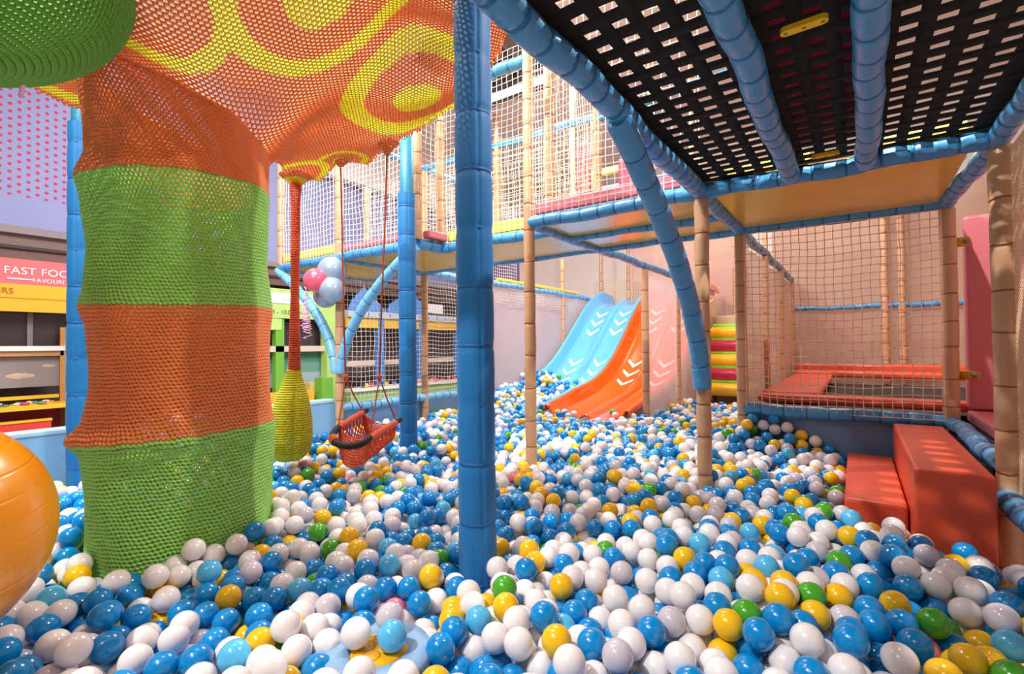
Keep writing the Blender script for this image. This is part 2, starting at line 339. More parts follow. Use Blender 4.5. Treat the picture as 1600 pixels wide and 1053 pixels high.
# ------------------------------------------------------------------ nets
def net(O, U, V, label, sp=.043, r=.0020, m=NETM, bulge=.02, name='safety_net', jit=.003, group='square mesh safety nets', cat='net', diag=False):
    O, U, V = map(lambda q: np.array(q, float), (O, U, V)); lu, lv = np.linalg.norm(U), np.linalg.norm(V)
    nrm = np.cross(U, V); nrm /= np.linalg.norm(nrm)
    ph = rng.uniform(0, 6, 6)
    def pt(u, v):
        e = np.clip(np.minimum(np.minimum(u, 1-u), np.minimum(v, 1-v))*8, 0, 1)
        b = bulge*np.sin(np.pi*u)*np.sin(np.pi*v)*(1+.5*np.sin(5*u+ph[0])) + e*.006*np.sin(14*u*lu+ph[1])*np.sin(12*v*lv+ph[2])
        du = jit*e*np.sin(20*v*lv+ph[3]+3*u); dv = jit*1.6*e*np.sin(16*u*lu+ph[4]+4*v) - e*.012*np.sin(np.pi*u)
        return O+u[..., None]*U+v[..., None]*V+b[..., None]*nrm+du[..., None]*U/lu+dv[..., None]*V/lv
    mb = MB(); nu, nv = int(round(lu/sp)), int(round(lv/sp))
    if not diag:
        u, v = np.meshgrid(np.linspace(0, 1, nu+1), np.linspace(0, 1, max(8, int(lv/.06))), indexing='ij'); mb.tubes(pt(u, v)+rng.normal(0, .0007, u.shape+(3,)), r, 4, nrm)
        v, u = np.meshgrid(np.linspace(0, 1, nv+1), np.linspace(0, 1, max(8, int(lu/.06))), indexing='ij'); mb.tubes(pt(u, v)+rng.normal(0, .0007, u.shape+(3,)), r, 4, nrm)
    else:
        for sgn in (1, -1):
            for c in np.arange(-lv if sgn > 0 else 0, lu if sgn > 0 else lu+lv, sp*1.414):
                # u*lu - sgn*... line of slope 1
                s0, s1 = (max(0, -c), min(lv, lu-c)) if sgn > 0 else (max(0, c-lu), min(lv, c))
                if s1-s0 < .02: continue
                s_ = np.linspace(s0, s1, max(4, int((s1-s0)/.03))); uu = (c+s_ if sgn > 0 else c-s_)/lu
                mb.tubes(pt(np.clip(uu, 0, 1), s_/lv)[None], r, 3, nrm)
    mb.build(name, m, None, smooth=False, label=label, cat=cat, group=group)
zr = CZ-.415
net((xb+.03, yb-.035, zr-.0), (xa-xb-.06, 0, 0), (0, 0, zb-zr-.04), 'cream square net in front of the trampoline', m=mat('peach_net_cord', (246, 212, 186), .7), r=.0022)
net((xe, ya+.03, CZ-.46), (0, yb-ya-.06, 0), (0, 0, zb-CZ+.42), 'white net wall behind the swing ropes, shops beyond it')
net((xe, yb+.03, CZ-.46), (0, y4-yb, 0), (0, 0, zb-CZ+.42), 'white net wall between thin and thick deep blue posts', sp=.04)
net((xf, ya-.02, zb+.03), (xe-xf, 0, 0), (0, 0, 1.0), 'upper net at far left above the yellow strip', r=.0024)
net((xe, ya-.02, zb+.03), (xd-xe, 0, 0), (0, 0, 1.0), 'upper net above the pink strip behind the swing ropes', r=.0024)
net((xd, yi-.02, zb+.03), (xc-xd, 0, 0), (0, 0, 1.25), 'upper net behind the thick deep blue post')
net((xc, ya-.02, zb+.03), (xb-xc, 0, 0), (0, 0, 1.3), 'large upper net between slim tan post and overhead rail')
net((xd, ya, zb+.03), (0, yi-ya, 0), (0, 0, 1.25), 'narrow upper net right of the thin deep blue post')
net((xc, yi, zb+.03), (0, yb-yi, 0), (0, 0, 1.2), 'upper net running back beside the slim tan post')
net((xf, yb, zb+.03), (xe-xf, 0, 0), (0, 0, .95), 'far upper net seen through the far left upper net')
net((xe, yb, zb+.03), (xd-xe, 0, 0), (0, 0, .95), 'far upper net seen through the net above the pink strip')
net((xd, yb, zb+.03), (xc-xd, 0, 0), (0, 0, 1.0), 'far upper net behind the centre post', sp=.04)
net((xe, yb, zb+.03), (0, 1.6, 0), (0, 0, .95), 'far upper net running back from the left deck', sp=.04)
net((xe, y4+.1, zb-.26), (0, 2.4, 0), (0, 0, .26+.0), 'narrow white net strip above the brightly lit blue rail', sp=.035)
net((xe-.3, 7.9, CZ+.1), (.9, 0, 0), (0, 0, 1.0), 'tan net between the posts above the blue slide', sp=.04, m=NETT, r=.004)
net((xb-.05, 5.0, zb+.05), (-1.6, 1.6, 0), (0, 0, 1.3), 'farthest cream net high behind the upper deck', m=NETT)
net((xa+.055, 1.3, CZ-.56), (0, ya-1.3-.01, 0), (0, 0, 1.25), 'fine beige diamond net at the right edge of the pit', sp=.0105, r=.0013, m=NETT, diag=True, bulge=.01, group='fine nets', name='fine_net')

# ------------------------------------------------------------------ cloth mesh sheets
SH_W = sheet_mat('white_mesh_cloth', (232, 222, 226), .80, .45)
SH_P = sheet_mat('pink_mesh_cloth', (244, 222, 216), .76, .5)
SH_B = sheet_mat('beige_mesh_cloth', (202, 170, 150), .94, .35)
def sheet(P0, U, V, m, label, fold=.012, n=(40, 24)):
    P0, U, V = map(lambda q: np.array(q, float), (P0, U, V)); nr = np.cross(U, V); nr /= np.linalg.norm(nr)
    u, v = np.meshgrid(np.linspace(0, 1, n[0]), np.linspace(0, 1, n[1]), indexing='ij'); L = np.linalg.norm(U)
    d = fold*(np.sin(u*L*7+1)+.5*np.sin(u*L*17+3*v))*(.4+.6*np.abs(v-.5))
    mb = MB(); mb.grid(P0+u[..., None]*U+v[..., None]*V+d[..., None]*nr)
    mb.build('mesh_curtain', m, None, label=label, cat='mesh curtain', group='fine mesh curtains')
sheet((xe, y4+.1, .62), (0, 2.6, 0), (0, 0, zb-.66), SH_W, 'white mesh curtain left of the blue slide')
sheet((xc, y4+.02, .60), (0, 3.45, 0), (0, 0, zb-.68), SH_P, 'pale pink mesh curtain veiling the right of the orange slide')
for (a, b, lab) in ((yb+.03, y4, 'nearest beige mesh curtain left of the trampoline'), (y4, y5, 'middle beige mesh curtain left of the trampoline'), (y5, 6.5, 'farthest beige mesh curtain left of the trampoline')):
    sheet((xb-.01, a, CZ-.6), (0, b-a, 0), (0, 0, zb-CZ+.55), SH_B, lab, .02)
sheet((xb-.2, 6.58, CZ-.6), (2.6, 0, 0), (0, 0, 2.3), SH_B, 'wide beige mesh curtain behind the trampoline', .02, (80, 20))
sheet((1.6, 2.0, CZ-.6), (0, 4.6, 0), (0, 0, 2.3), SH_B, 'beige mesh curtain at the right of the trampoline', .02, (80, 20))
post(xb, y4, .5, zb-.03, 'first tan post behind the left edge of the trampoline net', r=.036)
post(xb, y5, .5, zb-.03, 'second tan post behind the left edge of the trampoline net', r=.036)
post(xb, 6.48, .5, zb-.03, 'farthest tan post in the left row beside the trampoline', r=.036)
p = on(1, 6.5, 1383, 480); post(p[0], 6.5, .6, zb+.75, 'left one of two tan posts against the wall behind the trampoline')
p = on(1, 6.5, 1406, 480); post(p[0]+.02, 6.5, .6, zb+.75, 'right one of two tan posts against the wall behind the trampoline')

# ------------------------------------------------------------------ deck panels
def slab(lo, hi, m, name, label, cat, group=None, bevel=.01, smooth=True, kind=None, parent=None):
    mb = MB(); mb.box(lo, hi); kw = {}
    if label: kw = dict(label=label, cat=cat)
    if group: kw['group'] = group
    if kind: kw = dict(kind=kind)
    return mb.build(name, m, parent, smooth=False, bevel=bevel, **kw)
G = 'yellow vinyl deck panels'
slab((xb+.03, ya+.02, zb+.0), (xa-.03, yb-.02, zb+.04), YVIN, 'deck_panel', 'long yellow deck underside above the trampoline net', 'panel', G)
slab((xc+.03, ya+.02, zb+.0), (xb-.03, ym-.02, zb+.04), YVIN, 'deck_panel', 'front yellow deck underside beneath the pink strip', 'panel', G)
slab((xc+.03, ym+.02, zb+.0), (xb-.03, yb-.02, zb+.04), YVIN, 'deck_panel', 'back yellow deck underside between two blue rails', 'panel', G)
slab((xd+.03, yi+.02, zb-.01), (xc-.03, yb-.02, zb+.04), YVIN, 'deck_panel', 'yellow deck underside behind the deep blue centre post', 'panel', G)
slab((xe+.03, ya+.02, zb-.01), (xd-.03, yb-.02, zb+.04), YVIN, 'deck_panel', 'yellow deck underside left of the thin deep blue post', 'panel', G)
slab((xf+.03, ya+.02, zb-.01), (xe-.03, yb-.02, zb+.04), YVIN, 'deck_panel', 'yellow deck underside at the far left corner', 'panel', G)
G = 'padded strips along the upper deck edge'
slab((xc+.04, ya+.0, zb+.045), (xb-.04, ya+.09, zb+.115), PINK, 'edge_pad', 'long pink pad strip below the large upper net', 'pad', G)
slab((xd+.0, ya+.05, zb+.045), (xd+.08, yi, zb+.10), PINK, 'edge_pad', 'short pink pad strip right of the thin deep blue post', 'pad', G)
slab((xe+.04, ya+.0, zb+.045), (xd-.04, ya+.09, zb+.10), PINK, 'edge_pad', 'pink pad strip behind the two swing ropes', 'pad', G)
slab((xd+.06, yi+.0, zb+.045), (xc-.04, yi+.09, zb+.12), YSTRIP, 'edge_pad', 'yellow pad strip behind the deep blue centre post', 'pad', G)
slab((xf+.04, ya+.0, zb+.045), (xe-.04, ya+.09, zb+.12), YSTRIP, 'edge_pad', 'yellow pad strip at the far left deck corner', 'pad', G)
slab((xe-.03, y4+.2, zb+.03), (xe+.03, y7-.2, zb+.07), YSTRIP, 'edge_pad', 'thin yellow strip on the brightly lit blue rail before the slides', 'pad', G)

# black webbing
def webbing(x0, x1, y0, y1, label, ph):
    mb = MB(); px_, py_ = .0745, .072
    zc = zb+.045
    ys = np.arange(y0, y1+.02, .009)
    xs0 = np.arange(y1-.012, y0, -py_)
    nx = int((x1-x0-.02)/px_)+1
    for i in range(nx):                       # straps running front to back
        xc_ = x0+.038+i*px_
        wl = .0180 if i else .06; wr = .0180 if i < nx-1 else .06
        z = zc+.0007*np.cos(np.pi*(ys-y1)/py_+np.pi*i)
        P = np.array([[(xc_-wl, y, zz-.001), (xc_+wr, y, zz-.001), (xc_+wr, y, zz+.001), (xc_-wl, y, zz+.001)] for y, zz in zip(ys, z)])
        mb.grid(P, 0, wrap=True, flip=True)
    xs = np.arange(x0, x1, .009)
    for j, yc in enumerate(xs0):
        z = zc-.0007*np.cos(np.pi*j+np.pi*(xs-x0-.038)/px_); wv = .0232 if j else .03
        P = np.array([[(x, yc-wv, zz-.001), (x, yc+wv, zz-.001), (x, yc+wv, zz+.001), (x, yc-wv, zz+.001)] for x, zz in zip(xs, z)])
        mb.grid(P, 0, wrap=True)
    mb.build('webbing_deck', BLACKW, None, label=label, cat='webbing', group='woven black strap decks')
webbing(xb, xB, .35, ya, 'left section of black woven strap deck overhead', 0)
webbing(xB, xC, .35, ya, 'middle section of black strap deck with crimson showing through', 1)
webbing(xC, xa+.03, .35, ya, 'right section of black woven strap deck overhead', 0)
slab((xB+.02, .3, zb+.075), (xC-.02, ya-.12, zb+.13), mat('crimson_mat', (214, 30, 84), .5), 'crimson_mat', 'crimson mat lying on the middle black strap deck', 'mat', None)
slab((xb-.1, .2, zb+1.32), (xa+.5, 3.3, zb+1.36), mat('peach_cloth_roof', (232, 190, 166), .8), 'roof_panel', 'peach cloth roof seen through the holes of the strap deck', 'panel')
slab((xb+.05, ya+.34, zb+.05), (xB+.05, ya+.40, zb+.21), YSTRIP, 'upper_pad', 'yellow pad glimpsed through the far holes of the left strap deck', 'pad')
slab((xC+.02, ya+.34, zb+.05), (xa, ya+.40, zb+.21), YSTRIP, 'upper_pad', 'yellow pad glimpsed through the far holes of the right strap deck', 'pad')
slab((xb+.15, ya-.75, zb+.8), (xB-.02, ya-.35, zb+.84), ORVIN, 'upper_pad', 'orange pad glimpsed through the left strap deck', 'pad')
slab((xb+.3, ya-.45, zb+.5), (xB-.0, ya-.25, zb+.54), mat('lime_pad', (130, 190, 40), .4), 'upper_pad', 'lime green pad glimpsed through the left strap deck', 'pad')
def plate(px0, py0, px1, py1, label):
    a = on(2, .725, px0, py0); b = on(2, .725, px1, py1); d = b-a; L = np.linalg.norm(d); d /= L; n = np.array([-d[1], d[0], 0])
    nm = thing('anchor_plate', label, 'plate', tuple((a+b)/2), 'yellow anchor plates under the strap deck')
    r = .013; ang = np.linspace(-np.pi/2, np.pi/2, 9)
    out = [b-d*r+r*(np.cos(t)*d+np.sin(t)*n) for t in ang]+[a+d*r+r*(-np.cos(t)*d-np.sin(t)*n) for t in ang]
    out = np.array(out); mb = MB(); mb.grid(np.stack([out, out+[0, 0, .012]])[::1], 0, wrap=True); k = len(out)
    mb.add(out, [tuple(range(k))[::-1]]); mb.build('plate', mat('yellow_plastic', (246, 200, 30), .3), nm, smooth=False)
    for f in (.12, .5, .88):
        c = a+(b-a)*f; mb = MB(); mb.sphere((c[0], c[1], c[2]-.0005), .0045, 10, 6, sc=(1, 1, .5)); mb.build('bolt', mat('steel', (150, 130, 90), .3, metal=.8), nm)
plate(1219, 56, 1295, 30, 'yellow anchor plate on the middle black strap deck near the top')
plate(1268, 248, 1312, 240, 'smaller yellow anchor plate at the far end of the middle strap deck')

# ------------------------------------------------------------------ pit walls, floors
floor = MB(); floor.box((-7.2, -3.2, -.12), (3.2, 9.3, 0)); S(floor.build('floor', mat('floor_tile', (196, 186, 180), .35, var=.05, vscale=3), smooth=False))
c = MB(); c.box((-7.2, -3.2, 4.75), (3.2, 9.3, 4.9)); S(c.build('ceiling', mat('cream_ceiling', (232, 222, 214), .8), smooth=False))
c = MB(); c.box((-7.2, 9.0, 0), (3.2, 9.2, 4.8)); S(c.build('wall_back', mat('cream_wall', (246, 232, 226), .8), smooth=False))
c = MB(); c.box((2.6, -3.2, 0), (2.8, 9.0, 4.8)); S(c.build('wall_right', mat('warm_wall', (200, 176, 162), .85), smooth=False))
# corrugated ceiling strip with steel joist near the highest blue rail
mb = MB(); xx = np.arange(-4.0, -2.95, .02); zz = 4.55+.05*np.clip(np.sin(xx*40)*2, -1, 1)
P = np.stack([np.stack([xx, 0*xx+y, zz], -1) for y in (3.8, 4.75)]); mb.grid(P)
S(mb.build('trim_1', mat('steel_deck_ceiling', (120, 112, 114), .45, metal=.3), smooth=False, solid=.01))
mb = MB(); mb.box((-4.1, 4.75, 4.3), (-2.85, 4.85, 4.6)); S(mb.build('trim_2', mat('ceiling_joist', (84, 78, 80), .6), smooth=False))
mb = MB(); mb.box((-6.29, 7.3, CZ+.95), (-6.2, 9.0, 4.75)); S(mb.build('trim_8', mat('cream_bulkhead', (244, 232, 222), .8), smooth=False))
# cream drop panels high behind the frame
mb = MB(); mb.box((-6.45, 4.0, CZ+2.55), (-6.3, 9.0, 4.75)); S(mb.build('trim_3', mat('white_bulkhead', (244, 236, 236), .8), smooth=False))

pw = thing('pit_side_wall', 'light blue padded ball pit wall at the left', 'pit wall', (xe-.06, 1, 0))
mb = MB(); mb.box((xe-.12, -1.2, 0), (xe-.035, ya, CZ-.455)); mb.build('panel', WALLB, pw, smooth=False)
mb = MB(); mb.box((xe-.13, -1.2, CZ-.455), (xe-.03, ya-.03, CZ-.425)); mb.build('top_cap', WALLB2, pw, smooth=False, bevel=.008)
slab((xe-.12, ya+.03, 0), (xe-.045, y4+.2, CZ-.505), WALLB, 'pit_side_wall', 'light blue pit wall panel under the net rail', 'pit wall')
slab((xb+.01, yb+.02, .3), (xa, yb+.05, CZ-.44), GREYB, 'trampoline_skirt', 'grey blue board under the trampoline net', 'board')

# ------------------------------------------------------------------ trampoline
tr = thing('trampoline', 'built-in trampoline with orange pads and black bed behind the net', 'trampoline', (0, 4.9, CZ-.6))
x0t, x1t, y0t, y1t = xb+.07, 1.5, yb+.10, 6.2; zt = CZ-.33
for (lo, hi) in (((x0t, y0t, zt-.05), (x1t, y0t+.17, zt)), ((x0t, y1t-.30, zt-.02), (x1t, y1t, zt+.04)), ((x0t, y0t+.17, zt-.04), (x0t+.34, y1t-.30, zt+.01)), ((x1t-.3, y0t+.17, zt-.04), (x1t, y1t-.3, zt+.01))):
    mb = MB(); nx = 24; mb.box(lo, hi); mb.build('frame_pad', ORVIN, tr, smooth=False, bevel=.02)
mb = MB(); mb.box((x0t+.3, y0t+.15, zt-.10), (x1t-.28, y1t-.28, zt-.085)); mb.build('jumping_bed', mat('black_bed', (38, 34, 32), .8, 'noise', 200, .3), tr, smooth=False)
mb = MB(); mb.box((x0t-.02, 6.28, zt+.02), (x1t, 6.40, zt+.10)); mb.build('back_pad', ORVIN, tr, smooth=False, bevel=.02)
mb = MB(); mb.box((x0t, y0t+.02, .2), (x1t, y1t, zt-.12)); mb.build('base', mat('dark_base', (60, 50, 46), .8), tr, smooth=False)

# ------------------------------------------------------------------ orange steps
st = thing('soft_steps', 'orange two-step soft play stairs at the right edge of the pit', 'steps', (.1, 2.8, .4))
p1 = (-.045, 2.34); zt2, zt1 = CZ-.44, CZ-.62
mb = MB(); mb.box((.155, 2.19, .4), (.365, 3.36, zt2)); mb.build('upper_step', ORVIN, st, smooth=False, bevel=.012)
mb = MB(); mb.box((-.05, 2.36, .4), (.150, 3.34, zt1)); mb.build('lower_step', ORVIN, st, smooth=False, bevel=.012)
mb = MB(); mb.box((xa-.012, ya+.05, CZ-.60), (xa+.0, yb-.05, CZ-.47)); 
for i in range(40):
    y = ya+.06+i*.022; mb.box((xa-.022, y, CZ-.60), (xa-.010, y+.010, CZ-.465))
mb.build('rail_brush', mat('dark_brush', (40, 34, 34), .9), None, smooth=False, label='dark ribbed strip under the rail beside the orange steps', cat='strip')

pk = thing('pink_bench', 'pink padded seat and backrest at the far right', 'bench', (.9, 3.0, CZ-.6))
mb = MB(); mb.box((.475, ya+.10, CZ-.43), (1.55, yb+.12, CZ-.365)); mb.build('seat_pad', PINK, pk, smooth=False, bevel=.018)
mb = MB(); mb.box((.475, yb+.06, CZ-.36), (1.55, yb+.13, CZ+.665)); mb.build('back_pad', PINK, pk, smooth=False, bevel=.018)
mb = MB(); mb.box((.46, ya+.12, .2), (1.5, yb+.1, CZ-.435)); mb.build('base', mat('dark_base', (60, 50, 46), .8), pk, smooth=False)
for (px, py) in ((1522, 587), (1508, 375)):
    a = on(1, yb-.02, px, py); mb = MB(); mb.box((a[0]-.05, yb+.02, a[2]-.022), (a[0]+.03, yb+.058, a[2]+.022), 0); mb.sphere((a[0]+.012, yb+.018, a[2]), .016, 14, 8, 1)
    mb.build('latch', [mat('latch_yellow', (220, 170, 30), .4), mat('latch_grey', (150, 140, 130), .4)], pk)

# ------------------------------------------------------------------ slides
def slide(x0, x1, name, label, colA, colB, dxy):
    nm = thing('wave_slide', label, 'slide', ((x0+x1)/2, 5.5, .5), 'twin lane wave slides')
    ctrl = np.array([(7.8, .64), (7.45, .635), (7.2, .61), (6.92, .48), (6.55, .17), (6.2, -.12), (5.85, -.37), (5.45, -.55), (5.0, -.63), (4.6, -.68), (4.2, -.71)])
    ctrl[:, 0] += dxy
    t = np.linspace(0, len(ctrl)-1, 90); yy = np.interp(t, np.arange(len(ctrl)), ctrl[:, 0]); zz = np.interp(t, np.arange(len(ctrl)), ctrl[:, 1])
    k = np.ones(9)/9; pad = lambda q: np.convolve(np.concatenate([np.full(4, q[0])-(q[1]-q[0])*np.arange(4, 0, -1), q, np.full(4, q[-1])+(q[-1]-q[-2])*np.arange(1, 5)]), k, 'valid')
    yy, zz = pad(yy), pad(zz)
    prof = [(-.02, .10), (-.02, .155), (.0, .17), (.022, .16), (.045, .10), (.08, .03), (.13, .0), (.30, -.005), (.42, .0), (.465, .045), (.5, .062), (.535, .045), (.58, .0), (.7, -.005), (.87, .0), (.92, .03), (.955, .10), (.978, .16), (1.0, .17), (1.02, .155), (1.02, .10)]
    pr = np.array(prof); s_ = np.linspace(0, len(pr)-1, 80); ps = np.interp(s_, np.arange(len(pr)), pr[:, 0]); ph = np.interp(s_, np.arange(len(pr)), pr[:, 1])
    T = np.stack([np.gradient(yy), np.gradient(zz)], -1); T /= np.linalg.norm(T, axis=1, keepdims=True); Nn = np.stack([T[:, 1], -T[:, 0]], -1)
    Nn *= np.sign(Nn[:, 1])[:, None]
    tt = np.linspace(0, 1, 90); hs = 1+.40*np.exp(-((tt-.10)/.09)**2)-.35*np.clip((tt-.85)/.15, 0, 1)
    H = ph[None]*hs[:, None]
    P = np.stack([np.broadcast_to(x0+ps*(x1-x0), H.shape), yy[:, None]+Nn[:, :1]*H, CZ+zz[:, None]+Nn[:, 1:]*H], -1)
    q = MB(); n, m_, _ = P.shape
    q.grid(P); q.build('sliding_surface', colA, nm, solid=.012)
    # outer rim tubes
    for sx in (1, -3):
        q = MB(); q.tubes(P[:, sx+1], .011, 10, np.array([1., 0, 0])); q.build('rim', colB, nm)
    # white chevrons pointing down the lanes
    arc = np.concatenate([[0], np.cumsum(np.hypot(np.diff(yy), np.diff(zz)))])
    def surf(sx, a):
        y_ = np.interp(a, arc, yy); z_ = np.interp(a, arc, zz); i = np.clip(np.searchsorted(arc, a), 1, 89)
        h = np.interp(sx, pr[2:-2, 0], pr[2:-2, 1])+.010
        return np.stack([x0+sx*(x1-x0), y_+Nn[i, 0]*h, CZ+z_+Nn[i, 1]*h], -1)
    for lane in (.27, .73):
        for a0 in (.85, 1.07, 1.29, 1.98, 2.20, 2.42):
            w_, hgt, th = .12, .11, .065
            uu = np.linspace(-1, 1, 13); top = a0+hgt*(1-np.abs(uu)); 
            A = surf(lane+uu*w_, top); B = surf(lane+uu*w_, top+th*(1-.25*np.abs(uu)))
            q = MB(); q.grid(np.stack([A, B])); q.build('chevron', mat('white_decal', (250, 250, 250), .35), nm, smooth=False, solid=.003)
    return nm
SB = mat('slide_blue', (104, 188, 244), .12, coat=.6); SB2 = mat('slide_rim_blue', (126, 182, 236), .15, coat=.5)
SO = mat('slide_orange', (255, 96, 18), .12, coat=.6); SO2 = mat('slide_red_rim', (250, 70, 16), .15, coat=.5)
slide(xe+.06, -2.60, 'wave_slide', 'light blue two-lane slide with white chevrons', SB, SB2, .0)
slide(-2.55, xc-.10, 'wave_slide', 'orange two-lane slide with white chevrons beside the blue slide', SO, SO2, .0)
# tower behind the slides
slab((xe-.1, 7.9, .0), (xc, 8.7, CZ+.62), mat('tower_panel', (226, 200, 184), .6), 'slide_platform', 'beige padded platform at the top of the slides', 'platform')
post(-3.62, 7.85, CZ+.6, CZ+2.2, 'tan post left of the net above the blue slide')
post(-3.12, 7.85, CZ+.6, CZ+2.2, 'tan post right of the net above the blue slide')
sheet((-3.1, 7.95, CZ+.6), (1.6, 0, 0), (0, 0, 1.2), sheet_mat('rose_mesh_cloth', (232, 196, 184), .9, .4), 'rose mesh curtain above the slide platform')

# ------------------------------------------------------------------ roller climb
rc = thing('roller_stairs', 'climbing stairs of yellow and crimson rollers beside the tan posts', 'roller stairs', (-1.05, 6.5, .5))
for i in range(5):
    z = CZ-.55+i*.171; y = 6.22+i*.09
    mb = MB(); mb.tubes([V3(-1.52, y, z), V3(-1.50, y, z), V3(-.67, y, z), V3(-.65, y, z)], [.06, .078, .078, .06], 24, cap=True)
    mb.build('roller', mat('roller_yellow', (246, 190, 30), .2, coat=.5) if i % 2 == 0 else mat('roller_crimson', (186, 26, 70), .2, coat=.5), rc)
    mb = MB(); mb.tubes([V3(-1.5, y+.06, z+.085), V3(-.66, y+.06, z+.085)], .035, 16, cap=True); mb.build('spacer_roller', mat('roller_green', (130, 190, 40), .3), rc)
mb = MB(); mb.add([(-1.56, 6.1, .5), (-1.56, 7.0, .5), (-1.56, 7.0, CZ+.62), (-1.56, 6.5, CZ+.5), (-1.56, 6.1, CZ-.6)], [(0, 1, 2, 3, 4)]); mb.build('side_panel', mat('tan_panel', (206, 172, 136), .5), rc, smooth=False, solid=.03)
slab((-1.5, 6.75, 0), (-.65, 7.6, CZ+.36), mat('tan_panel', (206, 172, 136), .5), 'landing_platform', 'tan landing platform behind the roller stairs', 'platform')
post(-1.42, 7.65, 0, 3.2, 'far tan post left of the landing above the rollers'); post(-1.02, 7.65, 0, 3.2, 'far tan post above the middle of the rollers')

# ------------------------------------------------------------------ crochet
def cro_mat(name, rgb): return mat(name, rgb, .85, 'noise', 420, .5, .0015, sheen=.25, var=.10, vscale=18)
C_OR = cro_mat('orange_yarn', (248, 142, 76)); C_GR = cro_mat('green_yarn', (162, 228, 108)); C_YE = cro_mat('yellow_yarn', (250, 232, 40))
C_DG = cro_mat('dark_green_yarn', (96, 172, 36)); C_LY = cro_mat('lime_yellow_yarn', (218, 218, 34)); C_RED = cro_mat('red_orange_yarn', (226, 86, 40))
def stitches(mb, P, per, r0, A=.2, bead=.2, mi=0, keep=None, sides=5):
    """P[K,N,3]: K rows, N samples with `per` samples to a stitch; adjacent rows in antiphase"""
    K, N, _ = P.shape
    D = np.gradient(P, axis=0); T = np.gradient(P, axis=1)
    nr = np.cross(T, D); nr /= np.linalg.norm(nr, axis=2, keepdims=True)+1e-12
    ph = (np.arange(N)/per)[None]*2*np.pi + (np.arange(K) % 2)[:, None]*np.pi
    Q = P + A*np.cos(ph)[..., None]*D + (.35*r0)*np.sin(ph)[..., None]*nr
    r = r0*(1+bead*np.cos(2*ph+.8))
    # frames need a per-point reference: use surface normal
    Tq = np.gradient(Q, axis=1); Tq /= np.linalg.norm(Tq, axis=2, keepdims=True)+1e-12
    U = np.cross(Tq, nr); U /= np.linalg.norm(U, axis=2, keepdims=True)+1e-12; W = np.cross(U, Tq)
    a = np.arange(sides)*2*np.pi/sides
    V = Q[:, :, None]+r[:, :, None, None]*(np.cos(a)[:, None]*U[:, :, None]+np.sin(a)[:, None]*W[:, :, None])
    k, i, j = np.meshgrid(np.arange(K), np.arange(N-1), np.arange(sides), indexing='ij'); j2 = (j+1) % sides
    b = (k*N+i)*sides; q = np.stack([b+j, b+j2, b+sides+j2, b+sides+j], -1)
    mi_ = np.broadcast_to(mi, (K, N-1))[:, :, None]*np.ones(sides, int)
    if keep is not None: q = q[keep]; mi_ = mi_[keep]
    q = q.reshape(-1, 4); used = np.unique(q); remap = np.zeros(V.reshape(-1, 3).shape[0], int); remap[used] = np.arange(len(used))
    mb.add(V.reshape(-1, 3)[used], remap[q], mi_.reshape(-1))

TC = np.array([-2.09, .80]); TCA = math.radians(159); EL = np.array([-math.sin(TCA), math.cos(TCA)])   # EL: towards the left silhouette
EF = -TC/np.linalg.norm(TC)
def trunkR(th, z):
    zc = z-CZ; l = np.cos(th)*EL[0]+np.sin(th)*EL[1]; f_ = np.cos(th)*EF[0]+np.sin(th)*EF[1]
    R = .288+.012*np.sin(3*th+zc*2)*.5
    R = R+(.012+.006*l)*np.exp(-((zc-.60)/.05)**2)+(.010+.006*l)*np.exp(-((zc-.145)/.04)**2)+(.022+.016*l)*np.exp(-((zc+.305)/.035)**2)
    R = R-.022*l*(l > 0)*np.exp(-((zc+.08)/.16)**2)-.012*np.exp(-((zc-.38)/.15)**2)
    R = R+.02*l*np.exp(-((zc-.95)/.12)**2)
    R = R+.006*np.sin(5*th+zc*9)+.004*np.sin(9*th-zc*14)
    return R
def trunkP(th, z):
    return np.stack([TC[0]+trunkR(th, z)*np.cos(th), TC[1]+trunkR(th, z)*np.sin(th), z], -1)
def ztop(th):
    l = np.cos(th)*EL[0]+np.sin(th)*EL[1]; f_ = np.cos(th)*EF[0]+np.sin(th)*EF[1]
    return CZ+.885+.12*l-.01*f_
tree = thing('crochet_tree', 'crocheted tree with orange and green banded trunk and net canopy', 'climbing tree', (TC[0], TC[1], .4))
def seam(k, th):
    return [lambda t: CZ-.86+0*t, lambda t: CZ-.305+.0*t+.018*np.sin(t+1), lambda t: CZ+.148+.006*np.sin(2*t), lambda t: CZ+.60+.01*np.sin(t), ztop][k](th)
for k, (cm, nm_) in enumerate(((C_GR, 'lower_green_band'), (C_OR, 'lower_orange_band'), (C_GR, 'upper_green_band'), (C_OR, 'upper_orange_band'))):
    nst = 132; per = 4; th = np.linspace(0, 2*np.pi, nst*per+1)
    zl, zh = seam(k, th), seam(k+1, th); K = int(round(((zh-zl).mean()*(1.22 if k == 3 else 1))/.0128))
    f = (np.arange(K)+.5)/K; z = zl[None]+f[:, None]*(zh-zl)[None]; Tm = np.broadcast_to(th, z.shape)
    z = z+.0015*np.sin(Tm*23+z*60)
    mb = MB(); stitches(mb, trunkP(Tm, z), per, .0056, .20, .26, sides=6); mb.build(nm_, cm, tree)

